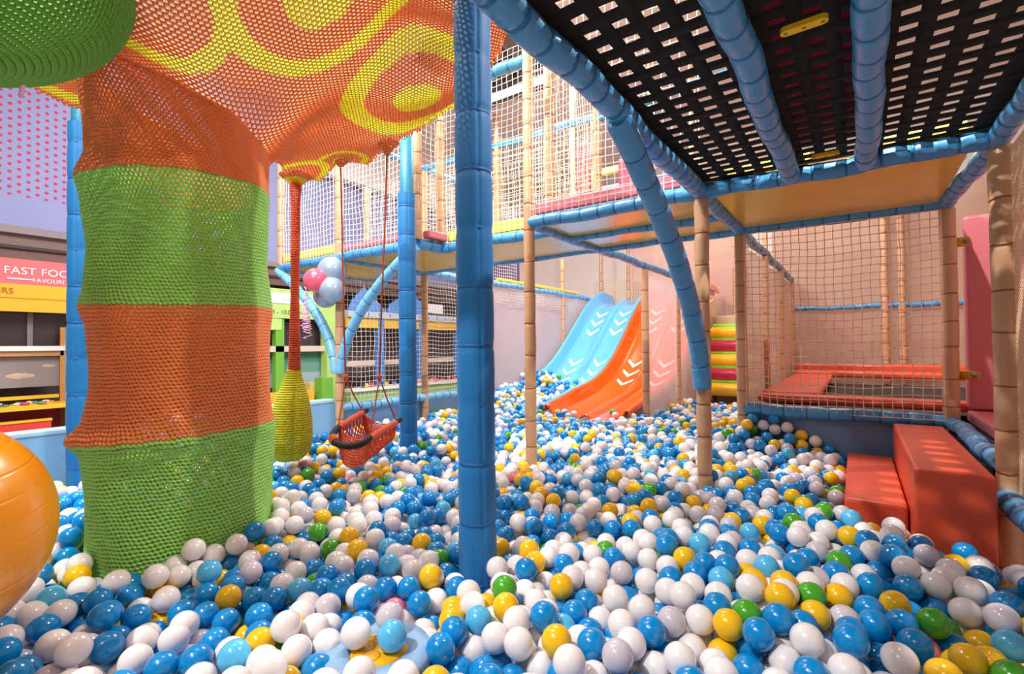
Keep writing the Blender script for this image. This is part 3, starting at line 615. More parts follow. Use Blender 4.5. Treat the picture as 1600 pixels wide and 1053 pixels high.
# canopy: height field over the plan through measured points
ctl = []
for th in np.linspace(0, 2*np.pi, 14)[:-1]:
    ctl.append(trunkP(np.array(th), ztop(np.array(th))))
for px, py, d in ((270, 60, 1.45), (270, -30, 1.32), (150, 45, 1.42), (60, 20, 1.3), (400, 140, 1.72), (400, 60, 1.55), (400, -30, 1.38), (480, -20, 1.48), (480, 60, 1.62), (480, 120, 1.78), (470, 200, 2.12), (450, 250, 2.45),
                  (462, 278, 2.66), (532, 250, 2.7), (605, 226, 2.55), (560, 215, 2.45), (650, 150, 2.15), (600, 150, 2.12), (560, 90, 1.85), (640, 30, 1.85), (715, 110, 2.1), (715, 20, 1.75), (660, 190, 2.5), (715, 152, 2.35), (780, 20, 1.9), (760, -60, 1.6), (600, -60, 1.5),
                  (40, 130, 1.95), (105, 165, 2.05), (70, 95, 1.75), (10, 60, 1.6), (250, -150, 1.15), (480, -160, 1.2), (700, -200, 1.3), (50, -100, 1.2)):
    ctl.append(at(px, py, d))
ctl = np.array(ctl)
def tps_fit(X, z, lam=2e-3):
    r = np.linalg.norm(X[:, None]-X[None], axis=2); Kk = np.where(r > 0, r*r*np.log(r+1e-12), 0)+lam*np.eye(len(X))
    Pm = np.hstack([np.ones((len(X), 1)), X]); A = np.block([[Kk, Pm], [Pm.T, np.zeros((3, 3))]])
    return np.linalg.solve(A, np.concatenate([z, np.zeros(3)]))
TW = tps_fit(ctl[:, :2], ctl[:, 2])
def hz(x, y):
    sh = x.shape; X = np.stack([x.ravel(), y.ravel()], -1); out = np.zeros(len(X))
    for s0 in range(0, len(X), 20000):
        Y = X[s0:s0+20000]; r = np.linalg.norm(Y[:, None]-ctl[None, :, :2], axis=2)
        out[s0:s0+20000] = np.where(r > 0, r*r*np.log(r+1e-12), 0)@TW[:-3]+TW[-3]+Y@TW[-2:]
    return np.clip(out.reshape(sh), CZ+.75, CZ+1.75)
tips = [at(462, 285, 2.66), at(532, 257, 2.70), at(605, 232, 2.55)]
poly = [at(38, 132, 1.95), at(108, 168, 2.05), trunkP(np.array(2.6), CZ+.9), trunkP(np.array(1.6), CZ+.9), trunkP(np.array(.8), CZ+.9), at(425, 252, 2.3), at(445, 272, 2.6), tips[0], at(500, 268, 2.85), tips[1], at(575, 240, 2.85), tips[2], at(660, 196, 2.55), at(716, 156, 2.4), at(785, 60, 2.1), at(800, -10, 1.8), at(760, -160, 1.3), at(480, -220, 1.0), at(200, -160, 1.0), at(-20, 0, 1.15), at(0, 90, 1.6)]
poly = np.array([p[:2] for p in poly])
# keep a polygon only (vectorised even-odd)
def inpoly(x, y, pg):
    ins = np.zeros(x.shape, bool); n = len(pg)
    for i in range(n):
        x1, y1 = pg[i]; x2, y2 = pg[(i+1) % n]
        c = ((y1 > y) != (y2 > y)) & (x < (x2-x1)*(y-y1)/(y2-y1+1e-12)+x1); ins ^= c
    return ins
hull = np.array([p for i, p in enumerate(poly) if i not in (2, 3, 4)])
sp = .0145; ex = np.array([math.cos(.35), math.sin(.35)]); ey = np.array([-ex[1], ex[0]])
cen = hull.mean(0); a_ = (hull-cen)@ex; b_ = (hull-cen)@ey
per = 4; uu = np.arange(a_.min(), a_.max(), sp*1.05/per); vv = np.arange(b_.min(), b_.max(), sp)
X = cen[0]+uu[None]*ex[0]+vv[:, None]*ey[0]; Y = cen[1]+uu[None]*ex[1]+vv[:, None]*ey[1]
kp = inpoly(X, Y, hull) & (np.hypot(X-TC[0], Y-TC[1]) > .262)
Z = np.full(X.shape, CZ+1.); Z[kp] = hz(X[kp], Y[kp])
for (ts, rad) in zip(tips, (.20, .13, .15)):
    dd = np.hypot(X-ts[0], Y-ts[1]); 
Zf = Z.copy()
RINGS = [(at(500, -46, 1.52)[:2], .298, 1), (at(236, -10, 1.37)[:2], .215, 3), (at(652, 160, 2.2)[:2], .335, 4), (at(70, 120, 1.8)[:2], .24, 0), (tips[0][:2], .17, 2), (tips[1][:2], .15, 2)]
def colour(x, y):
    c = np.zeros(x.shape, int); done = np.zeros(x.shape, bool)
    for ctr, R, kind in RINGS:
        q = np.hypot(x-ctr[0], y-ctr[1])/R
        if kind == 1: yel = ((q > .76) & (q < 1)) | (q < .36)
        elif kind == 3: yel = (q > .70) & (q < 1)
        elif kind == 4: yel = ((q > .69) & (q < 1)) | (q < .32)
        elif kind == 0: yel = ((q > .65) & (q < 1)) | (q < .3)
        else: yel = ((q > .75) & (q < 1)) | (q < .32)
        k = (q < 1) & ~done; c[k] = yel[k]; done |= k
    return c
cc = colour(X, Y)
segkeep = kp[:, :-1] & kp[:, 1:]
mb = MB(); stitches(mb, np.stack([X, Y, Zf], -1), per, .0050, .24, .22, mi=cc[:, :-1], keep=segkeep)
mb.build('canopy', [C_OR, C_YE], tree)
# edge cord around the canopy opening at the trunk
th = np.linspace(0, 2*np.pi, 200); mb = MB(); mb.tubes(np.stack([trunkP(th, ztop(th)+.004)]), .010, 8, np.array([0, 0, 1.])); mb.build('trunk_hem', C_OR, tree)
# hanging points: small cones of concentric rows
def lathe_stitch(name, prof, c, cm, parent, n_st, r0, A=.2, mod=None, sp=.0125, mi=None, drift=(0, 0)):
    pr = np.array(prof, float); d = np.concatenate([[0], np.cumsum(np.hypot(np.diff(pr[:, 0]), np.diff(pr[:, 1])))])
    K = max(3, int(d[-1]/sp)); t = (np.arange(K)+.5)/K*d[-1]; z = np.interp(t, d, pr[:, 0]); R = np.interp(t, d, pr[:, 1])
    th = np.linspace(0, 2*np.pi, n_st*4+1); Rm = R[:, None]*np.ones(len(th))
    if mod is not None: Rm = Rm*mod(np.broadcast_to(th, Rm.shape), z[:, None]*np.ones(len(th)))
    fr = (t/d[-1])[:, None]
    P = np.stack([c[0]+drift[0]*fr+Rm*np.cos(th), c[1]+drift[1]*fr+Rm*np.sin(th), (c[2]+z)[:, None]+0*Rm], -1)
    mb = MB(); m_ = 0 if mi is None else np.array([mi(q) for q in t/d[-1]])[:, None]*np.ones(len(th)-1, int)
    stitches(mb, P, 4, r0, A, .2, mi=m_); return mb.build(name, cm, parent)
for q, (ts, R, h) in enumerate(zip(tips, (.085, .06, .06), (.07, .05, .07))):
    z0 = hz(np.array([ts[0]]), np.array([ts[1]]))[0]
    lathe_stitch('hanging_point', [(0, R), (-h*.35, R*.62), (-h*.75, R*.3), (-h, R*.16)], (ts[0], ts[1], z0+.015), [C_OR, C_YE], tree, 40 if q == 0 else 28, .0052, mi=(lambda f: 1 if f > .35 else 0) if q == 0 else (lambda f: 0))

# punching bag
bg = thing('crochet_punching_bag', 'yellow crocheted bag hanging on an orange tube right of the trunk', 'hanging bag', tuple(at(452, 716, 2.62)))
tb = at(462, 287, 2.64); bt = at(460, 580, 2.64); bb = at(452, 716, 2.60)
lathe_stitch('rope_tube', [(0, .026), (-.12, .020), (-(tb[2]-bt[2])*.6, .018), (-(tb[2]-bt[2]), .028)], (tb[0], tb[1], tb[2]), C_RED, bg, 14, .0048, drift=(bt-tb)[:2])
hB = bt[2]-bb[2]
md = lambda th, z: (1-.16*np.exp(-(np.angle(np.exp(1j*(th+.35)))/.16)**2)*np.clip(-z/.1, 0, 1))*(1+.03*np.sin(2*th+z*8))
lathe_stitch('bag', [(.01, .030), (-.03, .038), (-.08, .054), (-.14, .074), (-.20, .089), (-.30, .104), (-.37, .110), (-.43, .098), (-.465, .060), (-.472, .01)], (bt[0]-.005, bt[1], bt[2]), C_LY, bg, 56, .0060, mod=md, drift=(bb-bt)[:2])

# swing
sw = thing('crochet_swing', 'orange crocheted baby swing with black foam bar', 'swing', tuple(at(570, 720, 2.6)))
A1, B1, C1, D1 = at(529, 668, 2.55), at(566, 645, 2.80), at(578, 684, 2.45), at(618, 660, 2.74)
n1, n2 = 22, 15; u = np.linspace(0, 1, n1*4+1); v = np.linspace(0, 1, n2)
U_, V_ = np.meshgrid(u, v)
L = A1+(B1-A1)*V_[..., None]; R_ = C1+(D1-C1)*V_[..., None]
P = L+(R_-L)*U_[..., None]; sag = .15*(1-np.abs(2*U_-1)**3)**.4*(1.0-.10*V_)
P[..., 2] -= sag; fx = (B1-A1)/np.linalg.norm(B1-A1)
P += (.05*np.sin(np.pi*U_)*(1-V_))[..., None]*(-fx)
mb = MB(); stitches(mb, P, 4, .0042, .26, .2); mb.build('net_seat', C_RED, sw)
# front and back walls of the seat
for vv_, nm_ in ((0, 'front_net'), (1, 'back_net')):
    E = P[0 if vv_ == 0 else -1]; F_ = np.linspace(0, 1, 10)[:, None, None]
    top = (A1 if vv_ == 0 else B1)+((C1-A1) if vv_ == 0 else (D1-B1))*u[:, None]-np.array([0, 0, .035])*np.sin(np.pi*u)[:, None]
    Q = top[None]*(1-F_)+E[None]*F_
    mb = MB(); stitches(mb, Q, 4, .0036, .26, .2); mb.build(nm_, C_RED, sw)
for (a, b) in ((A1, B1), (C1, D1)):
    mb = MB(); mb.tubes(np.stack([a+(b-a)*t for t in np.linspace(0, 1, 30)]), .017*(1+.05*np.sin(np.arange(30)*2.1)), 12, cap=True); mb.build('wrapped_bar', C_RED, sw)
    e = b+(b-a)*.22; mb = MB(); mb.tubes(np.stack([b, e]), .014, 14, cap=True); mb.build('bar_end', BLKFOAM, sw)
fr = bez([A1, A1+(A1-B1)*.75+V3(0, 0, -.02), C1+(A1-B1)*.55+V3(0, 0, -.03), C1+V3(0, 0, 0)], 30)
mb = MB(); mb.tubes(fr, .017, 14, cap=True); mb.build('foam_front_bar', BLKFOAM, sw)
for k in (4, 5, 6, 7):
    i = k+3; c = fr[i]; mb = MB(); a = np.linspace(0, 2*np.pi, 17); T = fr[i+1]-fr[i]; T /= np.linalg.norm(T); Uu = np.cross(T, [0, 0, 1]); Uu /= np.linalg.norm(Uu); Ww = np.cross(Uu, T)
    mb.tubes(np.array([c+.020*(np.cos(x)*Uu+np.sin(x)*Ww) for x in a]), .0035, 6, T); mb.build('orange_lashing', C_OR, sw)
K1 = at(540, 590, 2.68); K2 = at(593, 590, 2.62)
ROPE = mat('brown_rope', (176, 84, 44), .8, 'noise', 500, .5, .001)
for (tp, kn, ends) in ((tips[1], K1, (A1, B1)), (tips[2], K2, (C1, D1))):
    tpp = np.array([tp[0], tp[1], hz(np.array([tp[0]]), np.array([tp[1]]))[0]-.03])
    mb = MB(); mb.tubes(np.stack([tpp, tpp*.7+kn*.3+V3(.003, 0, 0), tpp*.3+kn*.7-V3(.003, 0, 0), kn]), .0045, 8); mb.build('hanging_rope', ROPE, sw)
    mb = MB(); mb.sphere(kn, .013, 10, 8, sc=(1, 1, 1.7)); mb.build('rope_knot', C_RED, sw)
    for e in ends:
        mb = MB(); mb.tubes(np.stack([kn, (kn+e)/2, e+V3(0, 0, .015)]), .0038, 8); mb.build('rope', ROPE, sw)

# green canopy close at top left
gr = MB(); gc = at(-138, -62, 1.15); th = np.linspace(0, 2*np.pi, 150*4+1)
R_g = .42; K = 34; f = np.linspace(.03, 1, K)
T_, F2 = np.meshgrid(th, f)
rr = R_g*np.sin(F2*np.pi/2)*(1+.05*np.sin(2*T_+1)); zz = gc[2]+.05-.27*np.cos(F2*np.pi/2)
P = np.stack([gc[0]+rr*np.cos(T_), gc[1]+rr*np.sin(T_), zz], -1)
stitches(gr, P, 4, .0068, .22, .2); gr.build('crochet_pod', C_DG, None, label='dark green crocheted pod hanging at the top left corner', cat='hanging pod')
rb_ = MB(); c0 = at(32, 142, 1.12)
for i in range(7):
    a = i*.9; rb_.tubes(np.stack([c0, c0+.012*V3(math.cos(a), 0, math.sin(a))+V3(0, 0, -.004), c0+.024*V3(math.cos(a+.5), .2, math.sin(a+.5)*.6)]), .0022, 6)
rb_.build('ribbon_bow', mat('pink_ribbon', (248, 190, 220), .4), None, label='tiny pink ribbon bow under the green pod', cat='ribbon')

# big yellow exercise ball
yc = at(-178, 850, 1.0); R0 = .262
th = np.linspace(0, np.pi, 361); lat = np.cos(th); rr = R0*(1-.0035*np.exp(-((np.abs(((lat*R0)/.045) % 1-.5)-.5)/.035)**2))
ph = np.arange(80)*2*np.pi/80; P = np.stack([rr[:, None]*np.sin(th)[:, None]*np.cos(ph), rr[:, None]*np.sin(th)[:, None]*np.sin(ph), rr[:, None]*np.cos(th)[:, None]+0*ph], -1)
tl = np.array(Matrix.Rotation(.08, 3, 'X')@Matrix.Rotation(.08, 3, 'Y')); P = P@tl.T
mb = MB(); mb.grid(P+yc, 0, wrap=True); mb.build('exercise_ball', mat('amber_rubber', (230, 146, 8), .26, coat=.2, sss=.05), None, label='huge glossy amber exercise ball at the left edge', cat='exercise ball')

# ------------------------------------------------------------------ balloons
SILV = mat('silver_balloon_skin', (160, 182, 204), .16, coat=.6, metal=.3); PKB = mat('pink_balloon_skin', (250, 92, 118), .2, coat=.6)
hub = at(505, 440, 4.0)
for px, py, rp, m, lab, d in ((519, 423, 22, SILV, 'upper silver blue balloon of the bunch on the tan post', 3.98), (519, 453, 20.5, SILV, 'lower right silver blue balloon of the bunch', 3.92), (509, 462, 19, SILV, 'lowest silver blue balloon, half hidden in the bunch', 4.1), (512, 428, 16, SILV, 'small silver balloon hidden behind the upper silver one', 4.2), (494, 438, 19, PKB, 'pink balloon beside three silver ones', 3.9)):
    c = at(px, py, d); r = rp/F*d; dr = hub-c; dr /= np.linalg.norm(dr)+1e-9
    nm = thing('balloon', lab, 'balloon', tuple(c), 'bunch of balloons')
    th = np.linspace(0, np.pi, 25); ph = np.arange(28)*2*np.pi/28
    rad = np.sin(th)*r*(1-.10*(np.cos(th) < 0)*np.cos(th)**2*1.0); ax_ = np.cos(th)*r*(1+.18*(np.cos(th) < 0))
    ref = np.array([0, 0, 1.]) if abs(dr[2]) < .9 else np.array([1., 0, 0]); U0 = np.cross(dr, ref); U0 /= np.linalg.norm(U0); W0 = np.cross(dr, U0)
    P = c - ax_[:, None, None]*dr + rad[:, None, None]*(np.cos(ph)[:, None]*U0+np.sin(ph)[:, None]*W0)
    mb = MB(); mb.grid(P, 0, wrap=True); mb.build('skin', m, nm)
    kn = c+dr*r*1.18; mb = MB(); mb.tubes(np.stack([kn-dr*.01, kn, kn+dr*.012]), [.004, .006, .009], 8, cap=True); mb.build('knot', m, nm)
mb = MB()
for k in range(4):
    t = np.linspace(0, 1, 160); a = at(478, 432, 3.95); b = at(478+2*k-3, 500+9*k, 3.95); amp = .004+.028*np.clip((t-.45)/.4, 0, 1)
    P = a+(b-a)*t[:, None]; P = P+np.stack([amp*np.cos(t*(60+9*k)), amp*np.sin(t*(60+9*k)), .01*np.sin(t*30)], -1); mb.tubes(P, .0026, 5)
mb.build('curled_ribbon', mat('pink_ribbon', (248, 190, 220), .4), None, label='curly pink ribbons hanging from the balloon bunch', cat='ribbon')

# ------------------------------------------------------------------ shops behind (left wall x = -6.5)
XS = -6.5
wl = MB(); wl.box((XS-.35, -3.2, CZ+1.17), (XS-.02, 9.0, 4.8))
mw = bpy.data.materials.new('lavender_dotted_wall'); mw.use_nodes = True; nt = mw.node_tree; pp = nt.nodes['Principled BSDF']; pp.inputs['Roughness'].default_value = .7
tc = nt.nodes.new('ShaderNodeTexCoord'); sx = nt.nodes.new('ShaderNodeSeparateXYZ'); nt.links.new(tc.outputs['Object'], sx.inputs[0])
def M_(op, a, b=None, c=None):
    n = nt.nodes.new('ShaderNodeMath'); n.operation = op
    for i, v in enumerate((a, b, c)):
        if v is None: continue
        if isinstance(v, (int, float)): n.inputs[i].default_value = v
        else: nt.links.new(v, n.inputs[i])
    return n.outputs[0]
row = M_('FLOOR', M_('DIVIDE', sx.outputs[2], .036)); off = M_('MULTIPLY', M_('MODULO', row, 2.0), .5)
fy = M_('SUBTRACT', M_('FRACT', M_('ADD', M_('DIVIDE', sx.outputs[1], .13), off)), .5); fz = M_('SUBTRACT', M_('FRACT', M_('DIVIDE', sx.outputs[2], .036)), .5)
dist = M_('SQRT', M_('ADD', M_('POWER', M_('MULTIPLY', fy, .13), 2.0), M_('POWER', M_('MULTIPLY', fz, .036), 2.0)))
dot = M_('MULTIPLY', M_('LESS_THAN', dist, .0155), M_('GREATER_THAN', sx.outputs[2], .30)); dot = M_('MULTIPLY', dot, M_('LESS_THAN', sx.outputs[1], -.35))
mx = nt.nodes.new('ShaderNodeMix'); mx.data_type = 'RGBA'; mx.inputs[6].default_value = lin((146, 152, 198)); mx.inputs[7].default_value = lin((196, 50, 88))
nt.links.new(dot, mx.inputs[0]); nt.links.new(mx.outputs[2], pp.inputs['Base Color'])
S(wl.build('wall_left', mw, None, smooth=False))
BR = mat('brown_shopfront', (112, 92, 90), .5, var=.1); DK = mat('dark_glass', (62, 56, 60), .12, spec=.7)
wl = MB(); wl.box((XS-.5, -3.2, 0), (XS-.32, 9.0, CZ+1.17)); S(wl.build('wall_left_lower', mat('dark_interior', (92, 80, 78), .7, var=.25, vscale=2), smooth=False))
for i, (z0, z1, m, d) in enumerate(((1.10, 1.17, mat('grey_trim', (140, 130, 132), .5), .06), (.99, 1.10, mat('brown_trim', (128, 106, 100), .5), .0), (.96, .99, mat('dark_trim', (60, 46, 44), .6), .03), (.86, .96, mat('brown_trim2', (110, 84, 76), .5), .0))):
    mb = MB(); mb.box((XS-.3, -1.0, CZ+z0), (XS+d, 9.0, CZ+z1)); S(mb.build('trim_%d' % (4+i), m, None, smooth=False))
def wallbox(px0, py0, px1, py1, th, m, name, parent=None, x=XS, **kw):
    a = on(0, x, px0, py0); b = on(0, x, px1, py1)
    mb = MB(); mb.box((x, min(a[1], b[1]), min(a[2], b[2])), (x+th, max(a[1], b[1]), max(a[2], b[2]))); return mb.build(name, m, parent, smooth=False, **kw)
def text(body, y, z, size, m, parent, x, name='lettering'):
    cu = bpy.data.curves.new(name, 'FONT'); cu.body = body; cu.size = size; cu.extrude = .002; cu.materials.append(m); cu.space_character = 1.05
    t_ = bpy.data.objects.new('t', cu); COL.objects.link(t_); bpy.context.view_layer.update()
    me = bpy.data.meshes.new_from_object(t_.evaluated_get(bpy.context.evaluated_depsgraph_get())); bpy.data.objects.remove(t_)
    me.materials.clear(); me.materials.append(m)
    o = bpy.data.objects.new(name, me); COL.objects.link(o); o.parent = PARENTS[parent]
    L = PARLOC[parent]; o.matrix_local = Matrix(((0, 0, 1, x-L[0]), (1, 0, 0, y-L[1]), (0, 1, 0, z-L[2]), (0, 0, 0, 1))); return o
WHT = mat('white_paint', (248, 246, 244), .5)
def ybox(y0, y1, z0, z1, m, name, parent=None, x0=XS, x1=XS+.05, **kw):
    mb = MB(); mb.box((x0, y0, CZ+z0), (x1, y1, CZ+z1)); return mb.build(name, m, parent, smooth=False, **kw)
ff = thing('food_kiosk', 'toy food kiosk with pink FAST FOOD sign and red yellow counter', 'kiosk', (XS, .8, 0))
ybox(-.9, 1.62, .615, .855, mat('sign_pink', (244, 112, 118), .5), 'sign_board', ff, x1=XS+.08)
ybox(-.9, 1.62, .36, .615, mat('awning_yellow', (240, 180, 40), .5), 'awning_board', ff, x1=XS+.10)
ybox(-.9, 1.62, .48, .49, mat('awning_line', (200, 140, 30), .5), 'awning_groove', ff, x1=XS+.103)
text('FAST FOOD', .965, CZ+.712, .097, WHT, ff, XS+.085)
text('FAVOURITE', 1.16, CZ+.645, .054, WHT, ff, XS+.085)
for a, b in ((.99, 1.16), (1.545, 1.62)): ybox(a, b, .662, .672, WHT, 'sign_dash', ff, x0=XS+.08, x1=XS+.087)
text('10AM - 10:00HRS', .455, CZ+.525, .075, mat('brown_letter', (176, 110, 30), .5), ff, XS+.105)
for a, b in ((-.9, .40), (.42, 1.16), (1.18, 1.60)): ybox(a, b, .04, .36, DK, 'window_pane', ff, x0=XS-.1, x1=XS-.08)
ybox(1.15, 1.19, .02, .36, mat('grey_frame', (130, 122, 120), .4), 'mullion', ff, x0=XS-.1, x1=XS-.05)
ybox(-.9, 1.40, -.01, .035, WHT, 'sill', ff, x1=XS+.06); ybox(-.9, 1.40, -.06, -.01, mat('wood_tan', (200, 150, 104), .5), 'sill_wood', ff, x1=XS+.03)
ybox(-.9, 1.40, -.36, -.06, mat('grey_backboard', (150, 140, 142), .5), 'backboard', ff, x0=XS-.06, x1=XS-.03)
ybox(-.9, 1.40, -1.3, -1.05, mat('dark_base', (60, 50, 46), .8), 'plinth', ff, x0=XS-.02, x1=XS+.25)
for (cy, cz, s_) in ((1.10, -.25, 1.0), (.82, -.22, .7), (1.30, -.16, .5)):
    q = MB()
    for dy, r in ((-.07, .022), (-.02, .038), (.03, .032), (.075, .022)): q.sphere((XS-.03, cy+dy*s_, CZ+cz), r*s_, 16, 8, sc=(.1, 1.3, .8))
    q.build('painted_cloud', mat('cloud_tan', (204, 182, 166), .6), ff)
ybox(1.375, 1.40, -1.0, .22, mat('post_orange', (216, 150, 70), .5), 'frame_edge', ff, x1=XS+.03)
ybox(1.40, 1.56, -1.0, .22, mat('post_white', (226, 222, 214), .5), 'divider', ff, x1=XS+.34)
ybox(-.9, 1.36, -.47, -.44, mat('counter_yellow', (246, 194, 50), .4), 'counter_back', ff, x0=XS-.02, x1=XS+.06)
ybox(-.9, 1.42, -.55, -.51, MATS['counter_yellow'], 'counter_top', ff, x0=XS, x1=XS+.34)
ybox(1.36, 1.42, -1.0, -.55, MATS['counter_yellow'], 'counter_leg', ff, x0=XS+.28, x1=XS+.34)
ybox(-.9, 1.36, -1.1, -.55, mat('counter_inner_red', (150, 14, 24), .5), 'counter_back_panel', ff, x0=XS, x1=XS+.10)
ybox(-.9, 1.26, -1.1, -.66, mat('counter_red', (226, 70, 62), .45), 'counter_front', ff, x0=XS+.25, x1=XS+.29)
ybox(-.9, 1.265, -.665, -.645, MATS['counter_yellow'], 'counter_front_edge', ff, x0=XS+.24, x1=XS+.30)
toycol = [(230, 60, 60), (250, 200, 50), (250, 246, 240), (90, 160, 90), (200, 70, 110), (90, 130, 200), (240, 150, 120), (40, 36, 40)]
cn = ['red', 'yellow', 'white', 'green', 'magenta', 'blue', 'salmon', 'black']
for i in range(44):
    k = random.randrange(8); y = .55+random.random()*.78; x = XS+.04+random.random()*.27; r = random.uniform(.014, .03)
    q = MB(); c_ = (x, y, CZ-.51+r*.5)
    if i % 3 == 0: q.lathe([(-r*.5, r*.6), (-r*.2, r), (0, r), (r*.1, r*.5), (r*.1, .001)], c_, 14)
    elif i % 3 == 1: q.sphere(c_, r, 12, 8, sc=(1, 1.2, .5))
    else: q.box((x-r, y-r*.6, CZ-.51), (x+r, y+r*.6, CZ-.51+r*.9))
    q.build('toy_food', mat('toy_'+cn[k], toycol[k], .35), None, label='small %s toy food piece among the clutter on the kiosk counter' % cn[k], cat='toy', group='toy food pieces on the kiosk counter')

gk = thing('green_kiosk', 'light green toy kiosk with opening hours board behind the yellow bag', 'kiosk', (XS, 4.0, 0))
GL = mat('light_green_board', (190, 224, 130), .5); GD = mat('green_board', (120, 186, 66), .5)
ybox(3.0, 4.46, .40, .80, GL, 'fascia', gk, x1=XS+.12); ybox(3.0, 3.62, .24, .42, GL, 'fascia_drop', gk, x1=XS+.11)
ybox(3.0, 4.12, .60, .74, WHT, 'name_panel', gk, x0=XS+.1, x1=XS+.13)
text('super', 3.62, CZ+.645, .08, mat('pale_letter', (220, 214, 210), .5), gk, XS+.135)
text('9:00 AM - 10:00 PM', 3.22, CZ+.455, .082, mat('grey_letter', (120, 124, 90), .5), gk, XS+.125)
for a, b in ((3.0, 3.52), (3.66, 4.3)): ybox(a, b, -.02, .36, DK, 'window_pane', gk, x0=XS-.1, x1=XS-.08)
ybox(3.54, 3.66, -1.0, .40, GD, 'green_post', gk, x1=XS+.10); ybox(4.28, 4.52, -1.1, .40, GL, 'wide_post', gk, x1=XS+.16)
ybox(3.0, 4.3, -.06, .02, mat('beige_shelf', (222, 204, 186), .5), 'shelf', gk, x1=XS+.10)
ybox(3.0, 4.3, -.22, -.06, mat('teal_dark', (84, 142, 130), .5), 'upper_backboard', gk, x0=XS-.06, x1=XS-.02)
ybox(3.0, 4.3, -.36, -.22, mat('teal_mid', (110, 160, 150), .5), 'middle_backboard', gk, x0=XS-.06, x1=XS-.02)
ybox(3.0, 4.3, -.55, -.36, mat('blue_grey', (160, 184, 200), .5), 'lower_backboard', gk, x0=XS-.06, x1=XS-.02)
ybox(3.0, 3.95, -1.1, -.60, mat('bin_yellow', (240, 186, 50), .5), 'yellow_bin', gk, x0=XS+.1, x1=XS+.35)
ybox(3.95, 4.3, -1.1, -.50, mat('bin_tan', (226, 196, 120), .5), 'tan_bin', gk, x0=XS+.05, x1=XS+.25)
ybox(4.02, 4.20, -1.1, -.43, GD, 'green_end_panel', gk, x0=XS+.25, x1=XS+.42)

ybox(3.0, 4.5, -1.3, -.95, MATS['dark_base'], 'plinth', gk, x0=XS-.02, x1=XS+.22)
bk = thing('blue_kiosk', 'blue roofed toy kiosk with yellow band seen through the net', 'kiosk', (XS, 5.8, 0))
B1c = mat('kiosk_blue', (84, 140, 214), .5); B2c = mat('kiosk_pale', (196, 206, 220), .5)
for (y0, y1) in ((4.60, 5.35), (5.36, 6.5)):
    ym_ = (y0+y1)/2; q = MB(); q.add([(XS+.2, y0, CZ+.56), (XS+.2, y1, CZ+.56), (XS+.1, y1-.15, CZ+.72), (XS+.1, ym_, CZ+.95), (XS+.1, y0+.15, CZ+.72)], [(0, 1, 2, 3, 4)])
    q.build('gable_roof', B1c, bk, smooth=False, solid=.04)
ybox(4.6, 8.2, .46, .56, B2c, 'valance', bk, x1=XS+.22); ybox(4.6, 8.2, .30, .46, mat('kiosk_yellow', (240, 190, 60), .5), 'yellow_band', bk, x1=XS+.18)
for y in np.arange(4.75, 8.0, .22): ybox(y, y+.02, .485, .54, B1c, 'valance_mark', bk, x0=XS+.22, x1=XS+.224)
for y in (5.20, 6.1, 7.1): ybox(y, y+.11, -1.2, .46, B1c, 'blue_post', bk, x0=XS+.1, x1=XS+.2)
ybox(6.25, 6.65, .60, .76, WHT, 'white_sign', bk, x0=XS+.22, x1=XS+.25)
ybox(4.6, 8.2, -.30, -.22, mat('beige_shelf', (222, 204, 186), .5), 'shelf', bk, x1=XS+.10)
ybox(4.6, 8.2, -.95, -.68, mat('kiosk_green', (160, 200, 130), .5), 'counter', bk, x0=XS+.1, x1=XS+.3); ybox(4.6, 8.2, -.68, -.64, WHT, 'counter_top', bk, x0=XS+.08, x1=XS+.34)
for i in range(26):
    k = random.randrange(8); y = 4.7+random.random()*3.2; r = random.uniform(.03, .06); q = MB(); q.box((XS+.14, y, CZ-.64), (XS+.14+r, y+r*1.2, CZ-.64+r*1.2)) if i % 2 else q.sphere((XS+.2, y, CZ-.64+r*.8), r*.8, 10, 8)
    q.build('toy', mat('toy_'+cn[k], toycol[k], .35), None, label='small %s toy on the blue kiosk counter seen through the net' % cn[k], cat='toy', group='toys on the blue kiosk counter', smooth=False)

ybox(4.6, 8.2, -1.3, -.93, MATS['dark_base'], 'plinth', bk, x0=XS-.02, x1=XS+.28)
# colourful pieces deeper inside the upper level
for i, (lo, hi, m, lab) in enumerate((
    ((-3.9, 4.35, zb+.3), (-3.5, 4.45, zb+.95), CRIM, 'crimson pad behind the left upper nets'),
    ((-2.35, 4.5, zb+.25), (-2.2, 4.6, zb+1.35), CRIM, 'tall crimson pad left of the centre post top'),
    ((-2.05, 4.9, zb+.85), (-1.7, 5.0, zb+1.25), CRIM, 'crimson pad right of the deep blue centre post'),
    ((-2.75, 5.2, zb+.95), (-1.6, 5.3, zb+1.1), mat('blue_pad', (110, 160, 210), .4), 'pale blue pad band deep in the upper level'),
    ((-2.75, 5.25, zb+1.25), (-1.4, 5.33, zb+1.33), YSTRIP, 'yellow band deep in the upper level'),
    ((-4.2, 5.2, zb+.1), (-3.6, 5.3, zb+.8), mat('dark_purple_pad', (86, 74, 110), .5), 'dark purple pad behind the far left net'))):
    slab(lo, hi, m, 'soft_pad', lab, 'pad', 'coloured pads deep in the upper level', .02)
for x, y in ((-2.75, 5.2), (-1.75, 5.1), (-1.35, 5.2), (-3.9, 5.2)): post(x, y, zb+.8, 4.4, 'distant tan post deep inside the upper level', group='distant upper posts')
lamp = thing('spotlight', 'small very bright lamp behind the upper net', 'lamp', tuple(at(918, 275, 7.4)))
q = MB(); c_ = at(918, 275, 7.4); q.lathe([(-.03, .035), (.03, .05), (.06, .03), (.06, .001)], c_, 20); q.build('housing', WHT, lamp)
